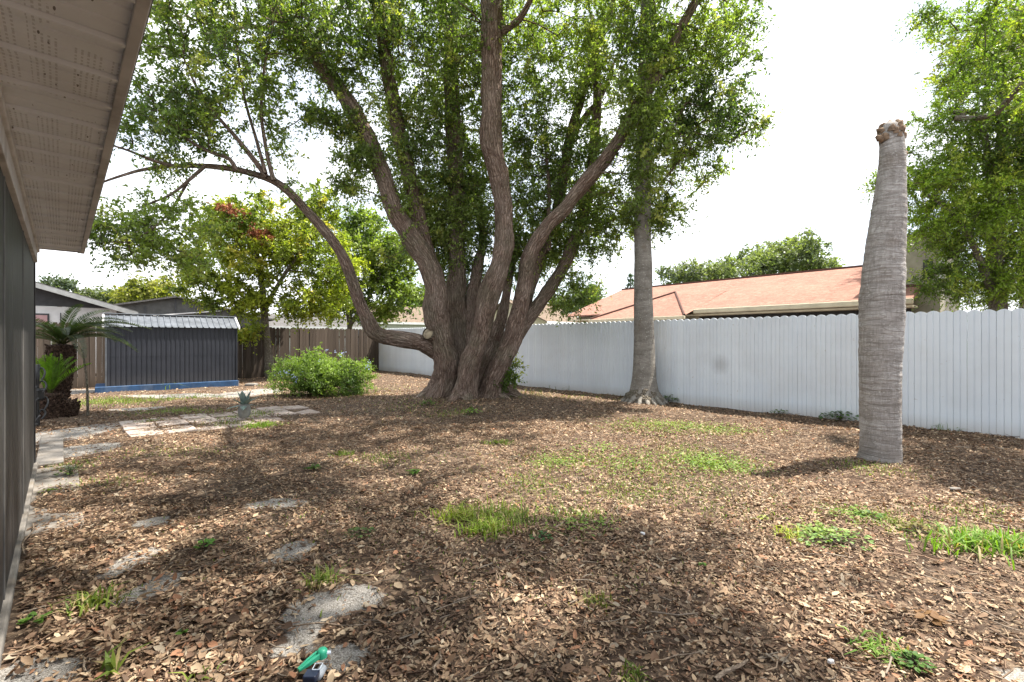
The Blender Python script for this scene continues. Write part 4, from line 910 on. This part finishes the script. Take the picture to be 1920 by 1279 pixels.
# ------------------------------------------------------------------ flowering bush
bb = G(606, 741); bb[2] = 0; bb[1] += .7; bb[0] -= .4
bs = empty('plumbago_bush', tuple(bb), 0, label='rounded green bush with small pale blue flowers in front of the brown fence', cat='bush')
bcl = ell_pts([(600,702,12.2,86,28,1.0,150),(575,690,12.2,50,30,.7,50),(650,695,12.2,46,26,.7,44),(600,675,12.2,40,22,.5,22),(640,725,12.1,60,16,.8,40),(560,725,11.9,50,16,.7,40),(680,700,12.3,20,20,.4,8)])
bcl[:, 2] = np.maximum(bcl[:, 2], .06)
V, cols, tw = spray(bcl-bb, .24, 8, 10, .062, .42, greens((.07, .125, .03), (.27, .37, .09), f=1.6), up=1.0, droop=.15)
link('leaves', leafmesh('leaves', V, cols), LEAF2, bs); 
segs = [tube([(rnd(1, .12)[0]*[1, 1, 0]), (c_-bb)*.5+[0, 0, .1], c_-bb], [.012, .009, .005], 4, .3) for c_ in bcl[::3]]
Vb, Fb, Cb = join(segs); link('stems', qmesh('stems', Vb, Fb, co=Cb), BARK2, bs)
FLW = m_leaf('petal', .3, .6, .2, (1.05, 1.05, 1.05))
fc = ell_pts([(545,700,11.5,24,10,.2,5),(560,712,11.4,24,8,.2,4),(595,672,11.9,60,14,.3,2),(690,690,11.8,14,10,.2,4),(625,662,12,30,8,.2,3)])
Vf = []
for c_ in fc:
    for q in range(6):
        ctr = c_+rnd(1, .035)[0]+[0, -.05, .04]; nrm = unit(rnd(1, .4)+[0, -.6, .6])[0]; t1 = unit(np.cross(nrm, [0, 0, 1.0])[None])[0]; t2 = np.cross(nrm, t1)
        for a in range(5):
            ax = (math.cos(a*1.2566)*t1+math.sin(a*1.2566)*t2); Vf.append(leafgeo((ctr+ax*.008)[None], ax[None], nrm[None], np.array([.016]), np.array([.012]), np.array([.1]), six=False)[0])
Vf = np.array(Vf); link('flower', leafmesh('flower', Vf-bb, np.tile(np.array([[.40, .47, .72]]), (len(Vf), 1))*R.uniform(.8, 1.2, (len(Vf), 1))), FLW, bs, kind='stuff')

# ------------------------------------------------------------------ grass and weeds
def blades(cx, cy, h, n, sp, w_=.004, lean=.9, col0=(.07, .12, .02), col1=(.22, .28, .06), ry=None):
    ry = sp if ry is None else ry
    x = cx+R.normal(size=n)*sp*.5; y = cy+R.normal(size=n)*ry*.5; z = gh(x, y); hh = h*R.uniform(.45, 1.15, n)
    dr = unit(np.stack([R.normal(size=n), R.normal(size=n), 0*x], -1)); le = np.abs(R.normal(size=n))*lean*hh
    w2 = w_*R.uniform(.7, 1.3, n); sd = np.stack([-dr[:, 1], dr[:, 0], 0*x], -1)*w2[:, None]
    b0 = np.stack([x, y, z-.004], -1); m0 = b0+dr*(le*.35)[:, None]+np.array([0, 0, 1])*(hh*.6)[:, None]; t0 = b0+dr*le[:, None]+np.array([0, 0, 1])*(hh*.95-le*.25)[:, None]
    V = np.stack([b0-sd, b0+sd, m0+sd*.8, t0, t0, m0-sd*.8], 1)     # 6 verts; two quads 0,1,2,5 & 5,2,3,4 approximated
    V = np.stack([b0-sd, m0-sd*.8, t0, t0+sd*.1, m0+sd*.8, b0+sd], 1)
    k = R.random((n, 1)); c = np.array(col0)*(1-k)+np.array(col1)*k; dry = R.random(n) < .14; c[dry] = (.32, .26, .13)
    return V, c
FB = np.array([[0, 1, 4, 5], [1, 2, 3, 4]])
def blademesh(name, V, cols, off=(0, 0, 0)):
    n = len(V); Fc = (FB[None]+(np.arange(n)*6)[:, None, None]).reshape(-1, 4); return qmesh(name, V.reshape(-1, 3)-np.array(off), Fc, col=np.repeat(cols, 6, axis=0))
# loose grass areas nobody could count
Vs, Cs = [], []
for (x, y, rx, ry, n_, h_) in [(1240,800,95,14,900,.05),(1330,805,80,10,500,.05),(1340,868,75,16,900,.05),(1290,845,70,20,600,.045),(1170,870,90,24,600,.05),(1045,858,60,16,500,.05),(1000,905,60,20,350,.05),(1180,915,80,20,450,.045),(1300,905,90,30,450,.04),
        (1070,965,70,25,220,.06),(215,752,70,7,1200,.07),(330,772,80,6,600,.05),(440,793,50,5,350,.05),(280,790,30,4,120,.05),(720,858,50,12,200,.05),(770,760,90,14,260,.05),(700,735,60,12,200,.06),(360,745,60,5,250,.06),(1640,880,60,14,260,.05),(1610,960,70,22,320,.04),
        (1820,960,90,20,200,.05),(1680,985,60,18,300,.05),(900,870,200,40,300,.035),(200,905,80,14,120,.05),(320,845,110,12,260,.04),(1380,955,120,30,300,.035),(600,990,300,60,250,.03),(1000,1080,300,60,200,.03),(1100,745,120,8,200,.06),(840,775,50,8,160,.06),(480,775,30,5,200,.07),(130,870,40,10,160,.05)]:
    c_ = G(x, y); a = G(x, y-ry); b_ = G(x, y+ry); V, c = blades(c_[0], (a[1]+b_[1])/2, h_, int(n_*1.3), rx/F*c_[1]*1.2, .0035*(1+c_[1]*.06), ry=(a[1]-b_[1])*.6)
    k = inyard(V[:, 0, 0], V[:, 0, 1]); Vs.append(V[k]); Cs.append(c[k])
link('grass', blademesh('grass', np.vstack(Vs), np.vstack(Cs)), GRASS, kind='stuff', label='thin patches of short pale green grass coming through the leaf litter', category='grass')
# ground-cover leaves among the grass
gx, gy = [], []
for (x, y, rx, ry, n_) in [(1340,868,70,18,900),(1240,800,90,14,700),(1350,803,70,9,400),(1050,862,50,14,250),(1180,870,80,20,300),(1130,840,60,10,200),(1545,1000,45,16,260),(1600,965,50,10,120),(1100,985,60,16,120),(440,782,60,5,150),(320,776,50,4,150)]:
    c_ = G(x, y); a = G(x, y-ry); b_ = G(x, y+ry); gx.append(c_[0]+R.normal(size=n_)*rx/F*c_[1]*.55); gy.append((a[1]+b_[1])/2+R.normal(size=n_)*(a[1]-b_[1])*.28)
gx = np.concatenate(gx); gy = np.concatenate(gy); n_ = len(gx); nm = unit(np.stack([R.normal(size=n_)*.35, R.normal(size=n_)*.35, np.ones(n_)], -1)); ax = unit(np.cross(nm, rnd(n_)))
L1 = R.uniform(.014, .034, n_); Vg = leafgeo(np.stack([gx, gy, gh(gx, gy)+R.uniform(.02, .05, n_)], -1), ax, nm, L1, L1*.75, R.uniform(0, .2, n_))
kq = R.random((n_, 1)); link('ground_cover', leafmesh('ground_cover', Vg, np.array([(.09, .16, .03)])*(1-kq)+np.array([(.24, .32, .07)])*kq), GRASS, kind='stuff', label='low round leaved ground cover in the sunny patches', category='ground cover')
def tuft(x, y, label, h=.16, n=120, sp=.08, w_=.0042, col0=(.075, .125, .022), col1=(.22, .28, .055), lean=1.05, ry=None, nm_='grass_tuft', cat='grass tuft', group='grass tufts in the leaf litter'):
    c_ = G(x, y); V, c = blades(c_[0], c_[1], h, n, sp, w_, lean, col0, col1, ry)
    o = link(nm_, blademesh(nm_, V, c, (c_[0], c_[1], 0)), GRASS, label=label, category=cat, group=group); o.location = (c_[0], c_[1], 0); return o
tuft(938, 968, 'largest clump of green grass, in the middle of the foreground litter', .13, 300, .30, .0045, ry=.32)
tuft(862, 962, 'yellow green grass tuft just beside the largest clump', .13, 150, .2, .005, (.14, .19, .03), (.30, .36, .07), ry=.14)
tuft(912, 990, 'short bright tuft on the near side of the largest grass clump', .11, 170, .2, .005, (.12, .19, .02), (.27, .35, .06), ry=.12)
tuft(1878, 1028, 'long lush grass strip at the right edge of the yard', .15, 430, .44, .0055, (.08, .16, .02), (.22, .36, .06), ry=.16)
tuft(1812, 1012, 'lower end of the lush grass strip, nearer the palm stump', .11, 150, .18, .005, (.08, .16, .02), (.22, .36, .06), ry=.12)
tuft(1482, 998, 'small lime yellow tuft in the sunny leaves left of a leafy weed', .07, 110, .12, .004, (.20, .26, .03), (.38, .42, .08))
tuft(600, 1092, 'thin green tuft above the pale sand patch near the green nozzle', .10, 80, .09, .004)
tuft(172, 1132, 'green tuft close to the foot of the grey siding', .11, 110, .10, .005)
tuft(218, 1250, 'broad bladed sprout near the bottom corner sand patch', .12, 12, .05, .010)
tuft(372, 1262, 'tiny two bladed sprout between the corner sand and the nozzle', .08, 12, .05, .006)
tuft(936, 828, 'low bright tuft in the shade in front of the big trunks', .07, 160, .20, .006, ry=.16)
tuft(645, 850, 'short tuft in the shaded litter in front of the bush', .07, 110, .15, .006)
tuft(1660, 1218, 'uprooted bright strip of grass lying beside a dark weed', .05, 150, .10, .005, (.10, .2, .03), (.24, .36, .08), 1.4)
tuft(320, 728, 'taller weed clump growing against the blue shed base', .28, 90, .22, .008, (.12, .2, .03), (.30, .36, .10))
tuft(490, 797, 'bright green tuft beside the potted agave', .10, 240, .26, .007, (.12, .22, .02), (.30, .42, .07))
tuft(1000, 742, 'wispy dark grass at the foot of the white fence behind the trunks', .16, 60, .6, .006, (.05, .09, .02), (.12, .17, .04))
tuft(1776, 806, 'thin weeds sprouting at the base of the white fence right of the stump', .16, 60, .22, .005, (.06, .11, .02), (.15, .24, .05))
tuft(1072, 728, 'grey green grass wisps along the white fence between trunks and tall palm', .2, 60, .7, .006, (.08, .11, .04), (.16, .19, .08))
tuft(1115, 1125, 'olive grass sprout in the shaded foreground litter', .06, 60, .10, .004, (.08, .10, .02), (.2, .22, .05))
tuft(1185, 1262, 'faint sprout at the bottom edge of the picture', .05, 50, .07, .004)
def weed(x, y, label, r_=.08, n=26, lsz=.035, h=.05, col=((.05, .11, .02), (.13, .24, .04)), nm_='weed', lw=.6):
    c_ = G(x, y); a = R.uniform(0, 2*np.pi, n); rr2 = r_*np.sqrt(R.random(n)); px_ = c_[0]+np.cos(a)*rr2; py_ = c_[1]+np.sin(a)*rr2*.8
    hh = h*(1-rr2/r_*.6)*R.uniform(.5, 1.1, n); ax = unit(np.stack([np.cos(a), np.sin(a), R.normal(size=n)*.3], -1)); nm = unit(np.stack([-np.cos(a)*.3, -np.sin(a)*.3, np.ones(n)], -1)+rnd(n, .2))
    L1 = lsz*R.uniform(.7, 1.3, n); V = leafgeo(np.stack([px_-c_[0], py_-c_[1], gh(px_, py_)+hh+.01], -1), ax, nm, L1, L1*lw, R.uniform(0, .25, n)); k = R.random((n, 1))
    e = empty(nm_, (c_[0], c_[1], 0), 0, label=label, cat='weed', group='small broadleaf weeds in the leaf litter')
    link('leaves', leafmesh('leaves', V, np.array(col[0])*(1-k)+np.array(col[1])*k), GRASS, e)
    st = np.concatenate([rib3(np.zeros((n, 3))+[0, 0, 0], V[:, 0], np.full(n, .0016), np.tile([[0, 1.0, 0]], (n, 1)), np.tile([[1.0, 0, 0]], (n, 1)))]); link('stems', prismmesh('stems', st), TWIG, e)
    return e
weed(386, 1022, 'bright green broadleaf weed alone in the litter right of the long sand patch', .07, 24, .04, .06, ((.08, .2, .03), (.16, .34, .06)))
weed(340, 1184, 'tiny low two leaf weed at the end of a thin stick', .03, 6, .04, .02)
weed(1015, 1008, 'dark bluish green weed just below the largest grass clump', .08, 34, .03, .06, ((.03, .09, .03), (.07, .16, .05)))
weed(588, 884, 'small fresh weed in the shaded litter left of centre', .09, 20, .05, .05)
weed(1562, 1012, 'sprawling leafy weed in the sunny patch before the palm stump', .26, 110, .032, .05, ((.09, .17, .05), (.22, .34, .10)))
weed(1630, 968, 'small leafy weed just beyond the sprawling one', .12, 40, .035, .05)
weed(1712, 1243, 'dark green weed at the near right beside the grass strip', .08, 54, .028, .05, ((.04, .10, .02), (.10, .19, .04)))
weed(1315, 1058, 'tiny pale weed alone in the shaded litter right of centre', .035, 10, .028, .02)
weed(675, 1000, 'dull green spiky weed left of the grass clump', .12, 50, .03, .05, ((.05, .09, .03), (.11, .17, .05)))
weed(1575, 787, 'dark leafy weed at the foot of the white fence left of the stump', .36, 120, .07, .18, ((.03, .08, .02), (.09, .17, .04)))
weed(1255, 752, 'leafy weed at the fence foot just right of the tall palm', .25, 60, .07, .18, ((.05, .10, .03), (.12, .19, .05)))
weed(1460, 776, 'thin leafy weed at the middle of the white fence foot', .2, 40, .05, .14, ((.05, .10, .03), (.12, .19, .05)))
weed(802, 762, 'leafy weed at the left root of the big tree', .2, 50, .06, .14, ((.04, .10, .02), (.12, .22, .04)))
weed(884, 778, 'bright leafy weed in front of the big tree roots', .2, 60, .055, .12, ((.08, .16, .03), (.2, .32, .06)))
weed(776, 882, 'small dull weed in shade left of the picture centre', .1, 24, .05, .05)
weed(132, 890, 'feathery weed on the worn concrete path by the house', .14, 80, .03, .12, ((.05, .10, .03), (.15, .22, .07)))
weed(1720, 1000, 'browned sprig left of the lush grass strip', .12, 40, .035, .07, ((.10, .09, .03), (.20, .17, .05)))
weed(90, 925, 'small yellow green weed at the edge of the house path', .07, 24, .03, .05, ((.12, .18, .03), (.25, .32, .06)))
weed(64, 1165, 'low weed tucked against the siding near the bottom corner', .06, 24, .035, .05)
weed(1430, 968, 'tiny yellow weed in the brightest sun patch', .05, 14, .025, .03, ((.2, .25, .04), (.32, .36, .08)))
weed(1742, 1155, 'orange brown dry leaf cluster with a green tip in the sun patch', .07, 24, .05, .04, ((.16, .085, .04), (.26, .15, .07)))
# sprouts between the big tree's stems
c_ = ell_pts([(955,700,10.9,20,30,.12,9),(940,720,10.9,20,16,.12,6)]); 
e = empty('basal_sprouts', (c_[0][0], c_[0][1], 0), 0, label='leafy shoots growing at the foot of the right hand trunk of the big tree', cat='shrub')
V, cols, tw = spray(c_-np.array([c_[0][0], c_[0][1], 0]), .22, 7, 8, .08, .45, greens((.05, .09, .02), (.12, .19, .03))); link('leaves', leafmesh('leaves', V, cols), LEAF, e); link('stems', prismmesh('stems', tw), TWIG, e)

# ------------------------------------------------------------------ potted agave
ab = G(458, 786); ab[2] = .03
POT = m_plain('weathered_pot', (.22, .225, .21), .9, .15, 12, .15, bump=.4)
AGV = m_plain('agave_leaf', (.20, .27, .24), .5, .15, 6, .3)
ag = empty('potted_agave', tuple(ab), 0, label='small blue grey agave in a rounded stone pot on the paving slabs', cat='potted plant')
v, f, c = tube([(0, 0, 0), (0, 0, .04), (0, 0, .10), (0, 0, .15), (0, 0, .165)], [.05, .07, .078, .066, .072], 20, .02, lump=.03); link('pot', qmesh('pot', v, f, co=c, smooth=True), POT, ag)
for i in range(13):
    a = i*2.4; el = 1.25 if i < 5 else (.75 if i < 9 else .15); l_ = .27 if i < 9 else .21
    dr = np.array([math.cos(a)*math.cos(el), math.sin(a)*math.cos(el), math.sin(el)]); sd = np.array([-math.sin(a), math.cos(a), 0]); up_ = np.cross(dr, sd)
    b0 = np.array([0, 0, .15]); mb = MB(); ring_ = []
    for (t_, w_, th_) in ((0, .026, .010), (.35, .040, .010), (.7, .030, .006), (1, .002, .002)):
        cc_ = b0+dr*l_*t_-np.array([0, 0, .06*t_*t_]); ring_.append([cc_-sd*w_, cc_-up_*th_*.2, cc_+sd*w_, cc_+up_*th_])
    b = 0; mb.v = [tuple(p_) for rg in ring_ for p_ in rg]
    for q in range(3):
        for z in range(4): mb.f.append((q*4+z, q*4+(z+1) % 4, (q+1)*4+(z+1) % 4, (q+1)*4+z))
    mb.build('agave_leaf', AGV, ag, smooth=True)

ag.scale = (1.35, 1.35, 1.35)
# ------------------------------------------------------------------ green nozzle by the near edge
nb = G(592, 1262); nb[2] = .02
NGREEN = m_plain('green_plastic', (.035, .42, .25), .35, .1, 8, .5)
NGREY = m_plain('grey_plastic', (.30, .33, .37), .5, .1, 10, .4); NNAVY = m_plain('navy_plastic', (.018, .028, .06), .4, .1, spec=.5); NPALE = m_plain('pale_wire', (.55, .62, .72), .5, .05)
nz_ = empty('garden_nozzle', tuple(nb), 0, label='green plastic hose end sprayer with a grey and navy body lying in the leaves', cat='garden tool')
hd = G(604, 1246)-nb; tl_ = G(559, 1271)-nb; hd[2] = .035; tl_[2] = .012
ax_ = unit((tl_-hd)[None])[0]; sd_ = np.array([-ax_[1], ax_[0], 0])
v, f, c = tube([hd+[0, 0, -.022], hd+[0, 0, .004], hd+[0, 0, .012]], [.022, .022, .017], 20, .01); link('cap', qmesh('cap', v, f, co=c, smooth=True), NGREEN, nz_)
mb = MB(); q0 = hd+ax_*.018; q1 = tl_
for (q, w_, h_) in ((q0, .018, .022), (q0*.5+q1*.5, .016, .018), (q1, .010, .010)):
    for (sx_, sz_) in ((-1, -1), (-1, 1), (-.4, 1), (-.4, .2), (.4, .2), (.4, 1), (1, 1), (1, -1)): mb.v.append(tuple(q+sd_*w_*sx_+np.array([0, 0, h_*.5*sz_])))
for q in range(2):
    for z in range(8): mb.f.append((q*8+z, q*8+(z+1) % 8, (q+1)*8+(z+1) % 8, (q+1)*8+z))
mb.f += [tuple(range(8)), tuple(range(23, 15, -1))]; mb.build('handle', NGREEN, nz_, bevel=.002)
bd = G(603, 1262)-nb; 
v, f, c = tube([bd+[0, .012, .012], bd+[.0, -.02, .012], bd+[0, -.045, .012]], [.017, .019, .015], 14, .01); link('canister', qmesh('canister', v, f, co=c, smooth=True), NGREY, nz_)
MB().box(-.02, .034, -.085, -.035, -.005, .025).build('body', NNAVY, nz_, bevel=.006)
wr = [(bd[0]-.018, bd[1]-.02, .034), (bd[0]+.014, bd[1]-.02, .036), (bd[0]+.012, bd[1]-.055, .033), (bd[0]-.016, bd[1]-.055, .033), (bd[0]-.018, bd[1]-.02, .034)]
mb = MB()
for i in range(4):
    v, f, c = tube([wr[i], wr[i+1]], [.0018, .0018], 5, .05); b = len(mb.v); mb.v += [tuple(x) for x in v]; mb.f += [tuple(int(z)+b for z in x) for x in f]
mb.build('wire_clip', NPALE, nz_)
v, f, c = tube([hd+[.018, .004, -.008], hd+[.034, .008, -.008]], [.009, .007], 12, .01); link('connector', qmesh('connector', v, f, co=c, smooth=True), NPALE, nz_)

# ------------------------------------------------------------------ sticks and scraps
DRYW = m_bark('dry_stick_bark', (.26, .20, .15), (.10, .075, .055), (.38, .31, .24), sc=(60, 60, 20), b=.4)
def stick(x0, y0, x1, y1, r_, label, bend=.03, zz=.02):
    a = G(x0, y0); b_ = G(x1, y1); m_ = (a+b_)/2; dv = b_-a; nv = np.array([-dv[1], dv[0], 0]); pts = [a, a*.65+b_*.35+nv*bend, a*.3+b_*.7-nv*bend*.5, b_]
    for p_ in pts: p_[2] = gh(p_[0], p_[1])+zz+r_
    v, f, c = tube(pts, [r_, r_*.95, r_*.8, r_*.5], 8, .03, lump=.15); o = link('stick', qmesh('stick', v-m_, f, co=c, smooth=True), DRYW); o.location = tuple(m_)
    tag(o, label, 'stick', 'fallen sticks on the leaf litter')
stick(1340, 1279, 1402, 1243, .010, 'thickest bare stick, at the near edge right of centre')
stick(820, 1275, 824, 1225, .007, 'short pale curved stick standing out near the bottom centre', .12)
stick(395, 1060, 500, 1013, .004, 'long thin straight stick left of the round sand patch')
stick(310, 1185, 366, 1148, .003, 'thin stick ending at a tiny two leaf weed')
stick(45, 1048, 62, 985, .006, 'pale straight stick lying along the wall path')
stick(160, 1260, 156, 1235, .005, 'short forked pale stick beside the corner sand patch')
stick(617, 1055, 630, 1035, .004, 'small crooked twig right of the round sand patch', .2)
stick(1245, 1238, 1320, 1222, .003, 'slender bent twig at the near edge right of centre')
stick(690, 1098, 760, 1085, .003, 'thin twig crossing the sunny patch above the centre bottom')
stick(850, 1128, 905, 1110, .005, 'grey stick in the shade under the sunny patch')
stick(548, 1176, 690, 1172, .004, 'dark long twig across the pale sand above the green nozzle', .05)
stick(1090, 1052, 1120, 1054, .006, 'small grey stick in the middle of the shaded litter')
def scrap(x, y, sz, label, m_):
    c_ = G(x, y); c_[2] = gh(c_[0], c_[1])+.015; mb = MB(); n = 9; ph = [R.uniform(.7, 1.15) for _ in range(n)]
    top = [(math.cos(i/n*6.283)*sz*ph[i], math.sin(i/n*6.283)*sz*.7*ph[i], .012+R.uniform(0, .008)) for i in range(n)]; mb.prism(top, .016)
    o = mb.build('pebble', m_, None, bevel=.004); o.location = tuple(c_); tag(o, label, 'stone', 'pale pebbles in the leaf litter')
scrap(1558, 1243, .018, 'small white pebble alone near the bottom right', WSTUC)
scrap(1790, 922, .05, 'pale flat stone in the litter right of the palm stump', CONC)
scrap(1205, 1000, .02, 'small pale chip in the litter right of the largest grass clump', WSTUC)
scrap(1612, 800, .05, 'grey stone at the fence foot left of the stump', CONC)
print('done script')
